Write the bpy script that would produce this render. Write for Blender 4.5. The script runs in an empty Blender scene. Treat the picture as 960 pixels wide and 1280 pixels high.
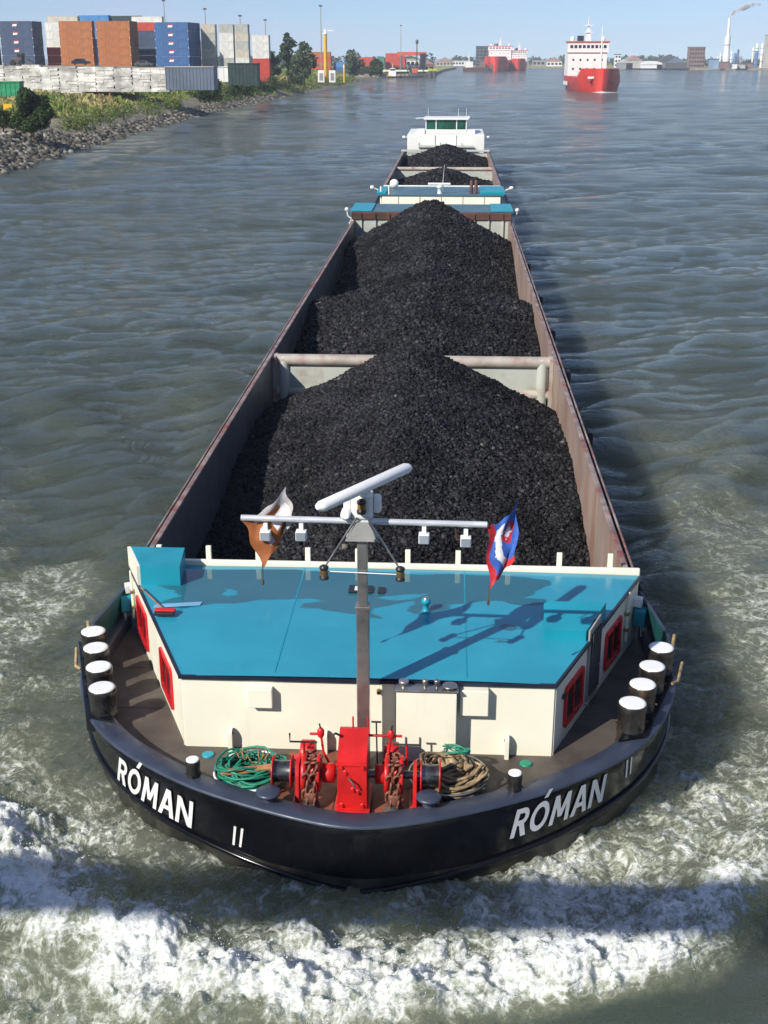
import bpy, bmesh, math, random
import numpy as np
from mathutils import Vector, Matrix
random.seed(7); RNG = np.random.default_rng(11)
scene = bpy.context.scene
COL = scene.collection
PI = math.pi
# ------------------------------------------------------------------ camera
cam = bpy.data.cameras.new('camera'); camo = bpy.data.objects.new('camera', cam); COL.objects.link(camo)
cam.sensor_fit = 'VERTICAL'; cam.sensor_height = 36.0; cam.lens = 43.45
cam.clip_start = 0.1; cam.clip_end = 30000
camo.location = (1.3, 0, 13.2)
camo.rotation_euler = (math.radians(90 - 20.185), 0, math.radians(3.06))
scene.camera = camo
scene.cycles.max_bounces = 5; scene.cycles.diffuse_bounces = 2; scene.cycles.glossy_bounces = 2; scene.cycles.transmission_bounces = 2; scene.cycles.volume_bounces = 0; scene.cycles.caustics_reflective = False; scene.cycles.caustics_refractive = False
scene.render.resolution_x = 768; scene.render.resolution_y = 1024
# ------------------------------------------------------------------ sky and sun
SUN_AZ, SUN_EL = math.radians(41.5), math.radians(36.0)       # light travels towards +X +Y
world = bpy.data.worlds.new('World'); scene.world = world; world.use_nodes = True
wn, wl = world.node_tree.nodes, world.node_tree.links
wn.clear()
sky = wn.new('ShaderNodeTexSky'); sky.sky_type = 'NISHITA'; sky.sun_disc = False
sky.sun_elevation = SUN_EL; sky.sun_rotation = PI + SUN_AZ
sky.altitude = 0; sky.air_density = 1.0; sky.dust_density = 0.0; sky.ozone_density = 6.0
tc = wn.new('ShaderNodeTexCoord')
mp = wn.new('ShaderNodeMapping'); mp.inputs['Scale'].default_value = (2.2, 2.2, 9.0)
nz = wn.new('ShaderNodeTexNoise'); nz.inputs['Scale'].default_value = 1.6; nz.inputs['Detail'].default_value = 7; nz.inputs['Roughness'].default_value = .55
cr = wn.new('ShaderNodeValToRGB'); cr.color_ramp.elements[0].position = .36; cr.color_ramp.elements[1].position = .74
cr.color_ramp.elements[0].color = (0, 0, 0, 1); cr.color_ramp.elements[1].color = (.45, .45, .45, 1)
mx = wn.new('ShaderNodeMixRGB'); mx.inputs['Color2'].default_value = (5.6, 5.2, 7.4, 1)
bg = wn.new('ShaderNodeBackground'); bg.inputs['Strength'].default_value = 0.095
wo = wn.new('ShaderNodeOutputWorld')
wl.new(tc.outputs['Generated'], mp.inputs['Vector']); wl.new(mp.outputs['Vector'], nz.inputs['Vector'])
wl.new(nz.outputs['Fac'], cr.inputs['Fac']); wl.new(cr.outputs['Color'], mx.inputs['Fac'])
sx_ = wn.new('ShaderNodeSeparateXYZ'); cb_ = wn.new('ShaderNodeCombineXYZ'); ml_ = wn.new('ShaderNodeMath'); ml_.operation = 'MULTIPLY_ADD'
ml_.inputs[1].default_value = .94; ml_.inputs[2].default_value = .06          # a clear sky: no brown band right at the horizon
wl.new(tc.outputs['Generated'], sx_.inputs[0]); wl.new(sx_.outputs[0], cb_.inputs[0]); wl.new(sx_.outputs[1], cb_.inputs[1]); wl.new(sx_.outputs[2], ml_.inputs[0]); wl.new(ml_.outputs[0], cb_.inputs[2])
wl.new(cb_.outputs[0], sky.inputs['Vector'])
wl.new(sky.outputs['Color'], mx.inputs['Color1']); wl.new(mx.outputs['Color'], bg.inputs['Color'])
wl.new(bg.outputs['Background'], wo.inputs['Surface'])
sl = bpy.data.lights.new('sun', 'SUN'); sl.energy = 4.8; sl.angle = math.radians(.53); sl.color = (1.0, .95, .86)
so = bpy.data.objects.new('sun', sl); COL.objects.link(so); so.location = (-30, -40, 60)
sun_dir = Vector((math.sin(SUN_AZ)*math.cos(SUN_EL), math.cos(SUN_AZ)*math.cos(SUN_EL), -math.sin(SUN_EL)))
so.rotation_euler = sun_dir.to_track_quat('-Z', 'Y').to_euler()
vs = scene.view_settings
vs.view_transform = 'Standard'; vs.look = 'None'; vs.exposure = 0.32; vs.gamma = 1.0; vs.use_curve_mapping = False

# ------------------------------------------------------------------ materials
def lin(r, g, b):
    f = lambda c: (c/255/12.92) if c/255 <= .04045 else ((c/255+.055)/1.055)**2.4
    return (f(r), f(g), f(b))
class NT:
    def __init__(s, name):
        s.m = bpy.data.materials.new(name); s.m.use_nodes = True
        s.n = s.m.node_tree.nodes; s.l = s.m.node_tree.links; s.n.clear()
        s.out = s.n.new('ShaderNodeOutputMaterial')
    def node(s, t, **k):
        n = s.n.new('ShaderNode'+t)
        for a, v in k.items():
            if hasattr(n, a) and a not in ('Scale',): setattr(n, a, v)
            else: n.inputs[a].default_value = v
        return n
    def link(s, a, b): s.l.new(a, b)
    def coord(s, scale=(1, 1, 1), kind='Object'):
        t = s.n.new('ShaderNodeTexCoord'); m = s.n.new('ShaderNodeMapping')
        m.inputs['Scale'].default_value = scale; s.link(t.outputs[kind], m.inputs['Vector']); return m.outputs['Vector']
    def noise(s, vec, scale, detail=5, rough=.55, dist=0):
        n = s.n.new('ShaderNodeTexNoise'); n.inputs['Scale'].default_value = scale; n.inputs['Detail'].default_value = detail
        n.inputs['Roughness'].default_value = rough; n.inputs['Distortion'].default_value = dist
        s.link(vec, n.inputs['Vector']); return n.outputs['Fac']
    def rng(s, v, a, b, c=0., d=1., smooth=True):
        n = s.n.new('ShaderNodeMapRange'); n.interpolation_type = 'SMOOTHSTEP' if smooth else 'LINEAR'
        for i, x in enumerate((a, b, c, d)): n.inputs[i+1].default_value = x
        s.link(v, n.inputs[0]); return n.outputs[0]
    def math(s, op, a, b=None):
        n = s.n.new('ShaderNodeMath'); n.operation = op
        for i, x in enumerate((a, b)):
            if x is None: continue
            if isinstance(x, (int, float)): n.inputs[i].default_value = x
            else: s.link(x, n.inputs[i])
        return n.outputs[0]
    def mix(s, fac, a, b):
        n = s.n.new('ShaderNodeMixRGB')
        for i, x in enumerate((fac, a, b)):
            if isinstance(x, (int, float)): n.inputs[i].default_value = x
            elif isinstance(x, tuple): n.inputs[i].default_value = (*x[:3], 1)
            else: s.link(x, n.inputs[i])
        return n.outputs[0]
    def bsdf(s, color, rough=.5, metal=0., spec=.5):
        b = s.n.new('ShaderNodeBsdfPrincipled')
        for k, x in (('Base Color', color), ('Roughness', rough), ('Metallic', metal), ('Specular IOR Level', spec)):
            if isinstance(x, tuple): b.inputs[k].default_value = (*x[:3], 1)
            elif isinstance(x, (int, float)): b.inputs[k].default_value = x
            else: s.link(x, b.inputs[k])
        s.link(b.outputs[0], s.out.inputs['Surface']); return b
    def bump(s, b, h, strength=.3, dist=.02):
        n = s.n.new('ShaderNodeBump'); n.inputs['Strength'].default_value = strength; n.inputs['Distance'].default_value = dist
        s.link(h, n.inputs['Height']); s.link(n.outputs[0], b.inputs['Normal'])

def paint(name, col, rough=.45, metal=0., var=.10, scale=1.5, dirt=None, damt=.35, dscale=2.0, streak=False, bump=.0, bscale=30, spec=.5):
    """Painted or plain surface: uneven tone, optional dirt or rust patches (streaked down walls) and fine relief."""
    t = NT(name); v = t.coord()
    n1 = t.noise(v, scale, 6)
    dark = tuple(c*(1-var*1.6) for c in col); light = tuple(min(1, c*(1+var)) for c in col)
    c = t.mix(t.rng(n1, .3, .7), dark, light)
    r = t.rng(t.noise(v, scale*3, 4), .3, .7, max(.02, rough*.8), min(1, rough*1.2))
    if dirt:
        dv = t.coord((dscale, dscale, dscale*.12)) if streak else t.coord((dscale,)*3)
        d = t.rng(t.noise(dv, 1.0, 8, .65), .62-damt*.35, .80-damt*.2)
        c = t.mix(t.math('MULTIPLY', d, min(1, damt*2)), c, dirt)
        r = t.math('MAXIMUM', r, t.math('MULTIPLY', d, .7))
    b = t.bsdf(c, r, metal, spec)
    if bump: t.bump(b, t.noise(v, bscale, 5), bump, .02)
    return t.m
def island(name, cols, rough=.7, spec=.3, bump=0, noise_scale=None, transl=0.):
    """Many small pieces in one mesh: each piece gets its own tone."""
    t = NT(name); g = t.n.new('ShaderNodeNewGeometry')
    cr = t.n.new('ShaderNodeValToRGB'); e = cr.color_ramp.elements
    cr.color_ramp.interpolation = 'LINEAR'
    while len(e) < len(cols): e.new(.5)
    for i, (p, c) in enumerate(cols): e[i].position = p; e[i].color = (*c, 1)
    t.link(g.outputs['Random Per Island'], cr.inputs['Fac']); c = cr.outputs['Color']
    if noise_scale:
        c2 = t.rng(t.noise(t.coord(), noise_scale, 4), .3, .7, .55, 1.25)
        m = t.n.new('ShaderNodeMixRGB'); m.blend_type = 'MULTIPLY'; m.inputs[0].default_value = 1
        t.link(c, m.inputs[1]); t.link(c2, m.inputs[2]); c = m.outputs[0]
    b = t.bsdf(c, rough, 0, spec)
    if transl:
        tr = t.n.new('ShaderNodeBsdfTranslucent'); t.link(c, tr.inputs['Color'])
        ms = t.n.new('ShaderNodeMixShader'); ms.inputs[0].default_value = transl
        t.link(b.outputs[0], ms.inputs[1]); t.link(tr.outputs[0], ms.inputs[2]); t.link(ms.outputs[0], t.out.inputs['Surface'])
    return t.m

M = {}
RUST = (.16, .055, .03)
M['hull'] = paint('black hull paint', (.006, .0065, .009), .14, var=.2, dirt=(.02, .018, .014), damt=.15, dscale=.5, bump=.04, bscale=1.0, spec=.32)
M['boot'] = paint('wet lower hull', (.022, .022, .020), .35, var=.3, dirt=(.085, .08, .062), damt=.5, dscale=1.5, streak=True)
M['cap'] = paint('slate blue gunwale paint', (.036, .046, .074), .42, var=.15, dirt=(.09, .07, .055), damt=.18, dscale=2.5)
M['deck'] = paint('brown grey deck paint', (.072, .058, .047), .62, var=.22, scale=.9, dirt=(.13, .105, .085), damt=.36, dscale=1.1, bump=.15, bscale=60)
M['oxide'] = paint('red oxide deck paint', (.24, .065, .035), .6, var=.2, dirt=(.11, .07, .05), damt=.5, dscale=1.6)
M['cream'] = paint('cream wall paint', (.82, .785, .64), .38, var=.03, scale=.7, dirt=(.42, .36, .24), damt=.17, dscale=2.2, streak=True)
M['white'] = paint('white paint', (.80, .80, .78), .35, var=.03, dirt=(.45, .42, .36), damt=.10, dscale=3)
M['shipwhite'] = paint('ship white paint', (.78, .77, .73), .4, var=.05, scale=.3, dirt=(.5, .4, .3), damt=.15, dscale=.4, streak=True)
M['teal'] = paint('teal paint', (.010, .27, .36), .40, var=.08, scale=.8)
M['tealdark'] = paint('dark teal bulwark paint', (.012, .085, .090), .45, var=.2, dirt=(.05, .06, .05), damt=.3)
M['greyteal'] = paint('grey teal roof paint', (.060, .135, .165), .45, var=.12, scale=.6)
M['navy'] = paint('dark edge trim', (.012, .018, .035), .35)
M['red'] = paint('red winch paint', (.55, .014, .014), .38, var=.14, scale=2.5, dirt=(.12, .02, .015), damt=.25, dscale=5)
M['redwin'] = paint('red window frame', (.58, .012, .018), .3, var=.06)
M['barsteel'] = paint('bright tube', (.62, .63, .66), .35, .3, var=.08)
M['steel'] = paint('stainless steel', (.42, .40, .37), .32, .85, var=.15, scale=2, dirt=(.20, .15, .11), damt=.25, dscale=2, streak=True)
M['drum'] = paint('worn drum steel', (.16, .16, .16), .28, .9, var=.4, scale=4)
M['chain'] = paint('rusty chain', (.20, .075, .045), .65, var=.35, scale=9, bump=.3, bscale=60)
M['black'] = paint('black metal', (.018, .018, .018), .45, var=.2)
M['bollard'] = paint('worn black bollard', (.020, .019, .018), .30, var=.3, scale=4, dirt=(.11, .065, .045), damt=.34, dscale=4, streak=True, bump=.12, bscale=12)
M['rope'] = paint('tan rope', (.33, .24, .13), .85, var=.4, scale=5, bump=.5, bscale=70)
M['ropegrey'] = paint('grey brown rope', (.20, .155, .10), .9, var=.45, scale=6, bump=.5, bscale=70)
M['ropegreen'] = paint('green rope', (.008, .20, .12), .5, var=.25, scale=5)
M['wood'] = paint('weathered wood', (.36, .17, .075), .75, var=.3, scale=6, bump=.3, bscale=25)
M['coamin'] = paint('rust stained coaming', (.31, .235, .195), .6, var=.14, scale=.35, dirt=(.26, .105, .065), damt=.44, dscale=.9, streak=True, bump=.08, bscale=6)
M['coamshade'] = paint('shade darkened coaming plate', (.060, .063, .070), .55, var=.16, scale=.4, dirt=(.07, .055, .05), damt=.28, dscale=1.0, streak=True)  # coaming tone darkened: the shade is put into the colour, dirt on top
M['rail'] = paint('rusty coaming rail', (.27, .215, .195), .6, var=.3, scale=1.2, dirt=(.20, .05, .035), damt=.5, dscale=1.4)
M['beam'] = paint('pale grey beam', (.43, .45, .40), .5, var=.07, scale=.8, dirt=(.27, .15, .10), damt=.28, dscale=1.1)
M['beamrust'] = paint('rust topped pipe', (.40, .36, .31), .55, var=.15, scale=1.1, dirt=(.25, .075, .055), damt=.40, dscale=1.2)
M['brown'] = paint('brown rusted band', (.085, .035, .025), .6, var=.3, scale=.8)
M['glass'] = paint('dark window glass', (.012, .010, .010), .06, var=.1, spec=.6)
M['greenglass'] = paint('green tinted glass', (.03, .12, .085), .08, var=.35, scale=.6, spec=.6)
M['lampglass'] = paint('floodlight glass', (.45, .50, .56), .08, .4)
M['amber'] = paint('amber lens', (.22, .10, .02), .15)
M['brass'] = paint('dull brass', (.32, .22, .10), .35, .8)
M['yellow'] = paint('yellow paint', (.75, .42, .02), .45)
M['grey'] = paint('mid grey', (.28, .28, .27), .6, var=.15)
M['darkgrey'] = paint('dark grey', (.07, .075, .08), .6, var=.2)
M['concrete'] = paint('pale concrete', (.42, .41, .37), .85, var=.12, scale=.2)
M['coal'] = island('coal lumps', [(0, (.005, .005, .006)), (.5, (.019, .019, .021)), (.93, (.036, .036, .040)), (.996, (.06, .06, .06)), (1., (.16, .15, .13))], .6, .12, noise_scale=.55)
M['coalbase'] = paint('coal dust', (.010, .010, .011), .8, var=.4, scale=6, bump=.6, bscale=14)
# roof: blue paint with wet patches that lie along its rear edge
t = NT('wet blue roof paint'); v = t.coord()
sep = t.n.new('ShaderNodeSeparateXYZ'); t.link(v, sep.inputs[0])
grad = t.rng(sep.outputs['Y'], 20.2, 23.3, -.20, .33, False)
edge = t.rng(sep.outputs['Y'], 23.15, 23.55, 0, .5)
ex = t.rng(t.math('ABSOLUTE', t.math('ADD', sep.outputs['X'], .6)), 2.9, 4.4, 0, .40)
wet = t.rng(t.math('SUBTRACT', t.math('ADD', t.noise(t.coord((.55, 1.2, 1)), 1.0, 6, .5, .5), grad), t.math('ADD', edge, ex)), .50, .53)
film = t.rng(t.math('SUBTRACT', t.math('ADD', t.noise(t.coord((.35, .6, 1)), 1.3, 3, .4), grad), ex), .22, .42)
base = t.mix(t.rng(t.noise(v, .8, 6), .3, .7), (.018, .25, .35), (.024, .29, .40))
base = t.mix(t.rng(t.noise(t.coord((5, .5, 1)), .9, 6, .6), .60, .75, 0, .22), base, (.10, .36, .45))
base = t.mix(t.rng(t.noise(v, 2.2, 8, .7), .60, .72, 0, .35), base, (.03, .17, .22))
base = t.mix(t.math('MULTIPLY', wet, .72), base, (.020, .062, .082))  # wet patches, with the coal's dark reflection put into their colour
rg = t.mix(wet, t.rng(film, 0, 1, .42, .20), (.035, .035, .035))
b = t.bsdf(base, .4, 0, .6); t.link(rg, b.inputs['Roughness'])
t.bump(b, t.noise(v, 3.0, 3), .03, .02)
M['roof'] = t.m

# ------------------------------------------------------------------ mesh helpers
OFF = {}
def link_obj(name, me, parent=None, loc=None):
    o = bpy.data.objects.new(name, me); COL.objects.link(o)
    if parent is not None:
        o.parent = parent
        if loc is None: o.location = -OFF[parent.name]; OFF[o.name] = Vector((0, 0, 0))
        else: o.location = loc; OFF[o.name] = OFF[parent.name] + Vector(loc)
    else:
        o.location = loc or (0, 0, 0); OFF[o.name] = Vector(o.location)
    return o
def tag(o, label=None, cat=None, group=None, kind=None):
    for k, v in (('label', label), ('category', cat), ('group', group), ('kind', kind)):
        if v: o[k] = v
    return o
def empty(name, loc, label=None, cat=None, group=None):
    o = link_obj(name, None, None, loc); o.empty_display_size = .3
    return tag(o, label, cat, group)
def mesh_np(name, V, Fq, mats, smooth=False, midx=None):
    me = bpy.data.meshes.new(name); V = np.asarray(V, np.float32); Fq = np.asarray(Fq, np.int32); k = Fq.shape[1]
    me.vertices.add(len(V)); me.vertices.foreach_set('co', V.ravel())
    me.loops.add(Fq.size); me.loops.foreach_set('vertex_index', Fq.ravel())
    me.polygons.add(len(Fq)); me.polygons.foreach_set('loop_start', np.arange(0, Fq.size, k, dtype=np.int32))
    me.polygons.foreach_set('loop_total', np.full(len(Fq), k, np.int32))
    if smooth: me.polygons.foreach_set('use_smooth', np.ones(len(Fq), bool))
    if midx is not None: me.polygons.foreach_set('material_index', np.asarray(midx, np.int32))
    for m in (mats if isinstance(mats, (list, tuple)) else [mats]): me.materials.append(m)
    me.update(calc_edges=True); me.validate(); return me
class Fr:
    """A wall frame: u along, z up, o outwards."""
    def __init__(s, O, d, n): s.O = Vector(O); s.d = Vector(d).normalized(); s.n = Vector(n).normalized()
    def __call__(s, u, z, o): return s.O + s.d*u + s.n*o + Vector((0, 0, z))
class MB:
    def __init__(s): s.v = []; s.f = []; s.m = []; s.s = []
    def add(s, vs, fs, mi=0, sm=False):
        k = len(s.v); s.v += [tuple(x) for x in vs]
        for f in fs: s.f.append(tuple(i+k for i in f)); s.m.append(mi); s.s.append(sm)
        return s
    def box(s, x0, x1, y0, y1, z0, z1, mi=0):
        return s.add([(x0, y0, z0), (x1, y0, z0), (x1, y1, z0), (x0, y1, z0), (x0, y0, z1), (x1, y0, z1), (x1, y1, z1), (x0, y1, z1)],
                     [(0, 3, 2, 1), (4, 5, 6, 7), (0, 1, 5, 4), (1, 2, 6, 5), (2, 3, 7, 6), (3, 0, 4, 7)], mi)
    def bbox(s, x0, x1, y0, y1, z0, z1, b=.015, mi=0):
        """box with bevelled edges"""
        cx, cy, cz = (x0+x1)/2, (y0+y1)/2, (z0+z1)/2; hx, hy, hz = abs(x1-x0)/2, abs(y1-y0)/2, abs(z1-z0)/2
        b = min(b, hx*.9, hy*.9, hz*.9); bm = bmesh.new(); bmesh.ops.create_cube(bm, size=2)
        for q in bm.verts: q.co = Vector((q.co.x*hx+cx, q.co.y*hy+cy, q.co.z*hz+cz))
        bmesh.ops.bevel(bm, geom=bm.edges[:], offset=b, segments=2, affect='EDGES', profile=.5)
        bm.verts.index_update(); s.add([q.co for q in bm.verts], [[q.index for q in f.verts] for f in bm.faces], mi); bm.free(); return s
    def prism(s, poly, fr, o0, o1, mi=0):
        n = len(poly); vs = [fr(u, z, o0) for u, z in poly]+[fr(u, z, o1) for u, z in poly]
        return s.add(vs, [tuple(range(n))[::-1], tuple(range(n, 2*n))]+[(i, (i+1) % n, n+(i+1) % n, n+i) for i in range(n)], mi)
    def ring(s, outer, inner, fr, o0, o1, mi=0):
        n = len(outer); vs = []
        for p, o in ((outer, o0), (outer, o1), (inner, o1), (inner, o0)): vs += [fr(u, z, o) for u, z in p]
        fs = []
        for a in range(3):
            for i in range(n): j = (i+1) % n; fs.append((a*n+i, a*n+j, (a+1)*n+j, (a+1)*n+i))
        return s.add(vs, fs, mi)
    def lathe(s, prof, c, axis='Z', n=20, mi=0, sm=True, caps=True):
        vs = []; ax = {'X': 0, 'Y': 1, 'Z': 2}[axis]
        for r, h in prof:
            for i in range(n):
                a = 2*PI*i/n; p = [0, 0, 0]; p[ax] = h; p[(ax+1) % 3] = r*math.cos(a); p[(ax+2) % 3] = r*math.sin(a)
                vs.append((p[0]+c[0], p[1]+c[1], p[2]+c[2]))
        m = len(prof); fs = [(k*n+i, k*n+(i+1) % n, (k+1)*n+(i+1) % n, (k+1)*n+i) for k in range(m-1) for i in range(n)]
        s.add(vs, fs, mi, sm)
        if caps:
            s.add(vs[:n], [tuple(range(n))[::-1]], mi); s.add(vs[-n:], [tuple(range(n))], mi)
        return s
    def cyl(s, p0, p1, r, n=10, mi=0, r1=None, caps=True): return s.tube([p0, p1], r, n, mi, radii=[r, r if r1 is None else r1], caps=caps)
    def tube(s, pts, r, n=8, mi=0, radii=None, closed=False, caps=True):
        pts = [Vector(p) for p in pts]; N = len(pts); vs = []; prev = None
        for i, p in enumerate(pts):
            a = pts[(i-1) % N] if (closed or i) else p; b = pts[(i+1) % N] if (closed or i < N-1) else p
            d = (b-a).normalized() if (b-a).length > 1e-9 else Vector((0, 0, 1))
            if prev is None: up = Vector((0, 0, 1)) if abs(d.z) < .9 else Vector((1, 0, 0)); x = d.cross(up).normalized()
            else: x = (prev - d*prev.dot(d)).normalized()
            prev = x; y = d.cross(x); rr = radii[i] if radii else r
            for k in range(n): an = 2*PI*k/n; vs.append(p + x*math.cos(an)*rr + y*math.sin(an)*rr)
        fs = [(i*n+k, ((i+1) % N)*n+k, ((i+1) % N)*n+(k+1) % n, i*n+(k+1) % n) for i in range(N if closed else N-1) for k in range(n)]
        s.add(vs, fs, mi, n > 4)
        if caps and not closed: s.add(vs[:n], [tuple(range(n))], mi); s.add(vs[-n:], [tuple(range(n))[::-1]], mi)
        return s
    def loft(s, loops, closed=True, mi=0, sm=True):
        n = len(loops[0]); vs = [p for l in loops for p in l]
        fs = [(a*n+i, a*n+(i+1) % n, (a+1)*n+(i+1) % n, (a+1)*n+i) for a in range(len(loops)-1) for i in range(n if closed else n-1)]
        return s.add(vs, fs, mi, sm)
    def mesh(s, name, mats):
        me = bpy.data.meshes.new(name); me.from_pydata(s.v, [], s.f)
        for m in (mats if isinstance(mats, (list, tuple)) else [mats]): me.materials.append(m)
        me.polygons.foreach_set('material_index', s.m); me.polygons.foreach_set('use_smooth', s.s); me.update(); 
        bm = bmesh.new(); bm.from_mesh(me); bmesh.ops.recalc_face_normals(bm, faces=bm.faces); bm.to_mesh(me); bm.free()
        return me
    def build(s, name, mats, parent=None, loc=None): return link_obj(name, s.mesh(name, mats), parent, loc)
def rrect(u0, u1, z0, z1, r, k=4):
    out = []
    for cx, cz, a0 in ((u1-r, z0+r, -PI/2), (u1-r, z1-r, 0), (u0+r, z1-r, PI/2), (u0+r, z0+r, PI)):
        for i in range(k+1): a = a0+PI/2*i/k; out.append((cx+r*math.cos(a), cz+r*math.sin(a)))
    return out
def lumps(P, S, flat=1.0, seed=3):
    """Angular stones: one jittered six-sided block per point."""
    g = np.random.default_rng(seed); n = len(P)
    cube = np.array([(-1, -1, -1), (1, -1, -1), (1, 1, -1), (-1, 1, -1), (-1, -1, 1), (1, -1, 1), (1, 1, 1), (-1, 1, 1)], float)*.5
    V = cube[None]*(1+g.uniform(-.45, .25, (n, 8, 3))); V = V*(np.asarray(S)[:, None, None]*g.uniform(.65, 1.35, (n, 1, 3)))
    q = g.normal(size=(n, 4)); q /= np.linalg.norm(q, axis=1)[:, None]; w, x, y, z = q.T
    Rm = np.stack([1-2*(y*y+z*z), 2*(x*y-z*w), 2*(x*z+y*w), 2*(x*y+z*w), 1-2*(x*x+z*z), 2*(y*z-x*w), 2*(x*z-y*w), 2*(y*z+x*w), 1-2*(x*x+y*y)], 1).reshape(n, 3, 3)
    V = np.einsum('nij,nkj->nki', Rm, V); V[:, :, 2] *= flat; V += np.asarray(P)[:, None, :]
    F = np.array([(0, 3, 2, 1), (4, 5, 6, 7), (0, 1, 5, 4), (1, 2, 6, 5), (2, 3, 7, 6), (3, 0, 4, 7)])
    return V.reshape(-1, 3), (F[None]+8*np.arange(n)[:, None, None]).reshape(-1, 4)
_tab = np.random.default_rng(5).uniform(-1, 1, (256, 256))
def vnoise(x, y):
    xi = np.floor(x).astype(int); yi = np.floor(y).astype(int); fx = x-xi; fy = y-yi
    fx = fx*fx*fx*(fx*(fx*6-15)+10); fy = fy*fy*fy*(fy*(fy*6-15)+10)
    a = _tab[xi % 256, yi % 256]; b = _tab[(xi+1) % 256, yi % 256]; c = _tab[xi % 256, (yi+1) % 256]; d = _tab[(xi+1) % 256, (yi+1) % 256]
    return (a*(1-fx)+b*fx)*(1-fy)+(c*(1-fx)+d*fx)*fy
def fbm(x, y, o=4, g=.5):
    s = 0; a = 1.
    for i in range(o): s = s+a*vnoise(x+17.3*i, y-9.1*i); x = x*1.97+.31*y; y = y*1.97-.31*x*.5; a *= g
    return s
def sstep(a, b, x): t = np.clip((x-a)/(b-a), 0, 1); return t*t*(3-2*t)
# ------------------------------------------------------------------ barge hull lines (half breadth, distance)
TC = np.array([(0, 16.15), (1.05, 16.38), (2.5, 17.0), (3.55, 17.68), (4.42, 18.45), (5.1, 19.4), (5.6, 20.7), (5.80, 22.1), (5.74, 24.2), (5.66, 28)])
WC = np.array([(0, 16.59), (1.06, 16.80), (2.1, 17.16), (3.31, 17.82), (4.31, 18.84), (4.99, 19.95), (5.46, 21.05), (5.70, 22.38), (5.70, 24.2), (5.66, 28)])
def catmull(C, n=10):
    P = np.vstack([[(-C[1][0], C[1][1])], C, [2*C[-1]-C[-2]]]); out = []
    for i in range(1, len(P)-2):
        for k in range(n):
            t = k/n; a, b, c, d = P[i-1], P[i], P[i+1], P[i+2]
            out.append(.5*((2*b)+(c-a)*t+(2*a-5*b+4*c-d)*t*t+(3*b-a-3*c+d)*t**3))
    out.append(C[-1]); return np.array(out)
HT, HW = catmull(TC), catmull(WC); ZT = 2.05; HEND = 88.0
HS = np.concatenate([[0], np.cumsum(np.hypot(*np.diff(HT, axis=0).T))])
def hull_at(s, v, side, out=0.0):
    a = np.array([np.interp(s, HS, HT[:, 0]), np.interp(s, HS, HT[:, 1])]); b = np.array([np.interp(s, HS, HW[:, 0]), np.interp(s, HS, HW[:, 1])])
    p = a*(1-v)+b*v
    if out:
        e = .05; q1 = hull_at(s+e, v, 1); q0 = hull_at(max(0, s-e), v, 1); d = (q1-q0)[:2]; d /= np.linalg.norm(d); p = p+out*np.array([d[1], -d[0]])
    return np.array([side*p[0], p[1], ZT*(1-v)])

# ------------------------------------------------------------------ water
def dist_hull(x, y):
    pts = np.vstack([np.c_[HW[:, 0], HW[:, 1]], [(5.70, k) for k in range(30, 90, 2)]])
    ax = np.abs(x); out = np.empty_like(x)
    for i in range(0, len(x), 40000):
        dx = ax[i:i+40000, None]-pts[None, :, 0]; dy = y[i:i+40000, None]-pts[None, :, 1]; out[i:i+40000] = np.sqrt((dx*dx+dy*dy).min(1))
    inside = (ax < np.interp(y, HW[:, 1], HW[:, 0], left=-1, right=5.75)) & (y < HEND)
    out[inside] *= -1; return out
rows = [np.array([-600, -200, -60, -15, 0, 6, 9]), 11*np.exp(np.arange(0, math.log(62/11), .0037)), 62*np.exp(np.arange(0, math.log(420/62), .0062)), 420*np.exp(np.arange(0, math.log(14000/420), .014))]
rows = np.concatenate(rows)
cols = np.concatenate([np.array([-9, -4, -2, -1.2, -.9, -.7, -.6, -.54]), np.linspace(-.50, .50, 700), np.array([.54, .6, .7, .9, 1.2, 2, 4, 9])])
spread = np.maximum(rows, 11)
X = 1.0+cols[None, :]*spread[:, None]; Y = np.repeat(rows[:, None], len(cols), 1)
X = X.ravel(); Y = Y.ravel(); Z = np.zeros_like(X)
lod = np.maximum(Y*.0068, .035)                                   # cell size: waves shorter than this are left to the bump
g = np.random.default_rng(21)
for i in range(64):
    lam = .55*(16/.55)**(i/63); ang = math.radians(-68+g.normal()*26); k = 2*PI/lam
    amp = .0085*lam**.78*g.uniform(.6, 1.3)*(1.0+.9*math.exp(-(math.log(lam/1.7)/.8)**2)); fade = sstep(1.6, 4.5, lam/lod)
    ph = (X*math.cos(ang)+Y*math.sin(ang))*k+g.uniform(0, 6.28)
    wob = 1.0*vnoise(X/lam*.21+i*3.1, Y/lam*.21)*2.2
    Z += amp*fade*np.sin(ph+wob)*(.55+.6*vnoise(X/lam*.11-i, Y/lam*.11+i*2))
near = (Y > 8) & (Y < 120) & (np.abs(X) < 60)
D = np.full_like(X, 99.); D[near] = dist_hull(X[near], Y[near])
ax = np.abs(X)
# diverging wake crests along both sides
wz = np.where(near, 1, 0)*sstep(23, 32, Y)*sstep(75, 40, Y)*sstep(.3, 2.0, D)*sstep(17, 7, D)
Z += wz*.17*np.sin(2*PI*((ax-5.8)*.80-(Y-18)*.36)/5.2+1.4*vnoise(X*.17, Y*.17))
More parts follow.
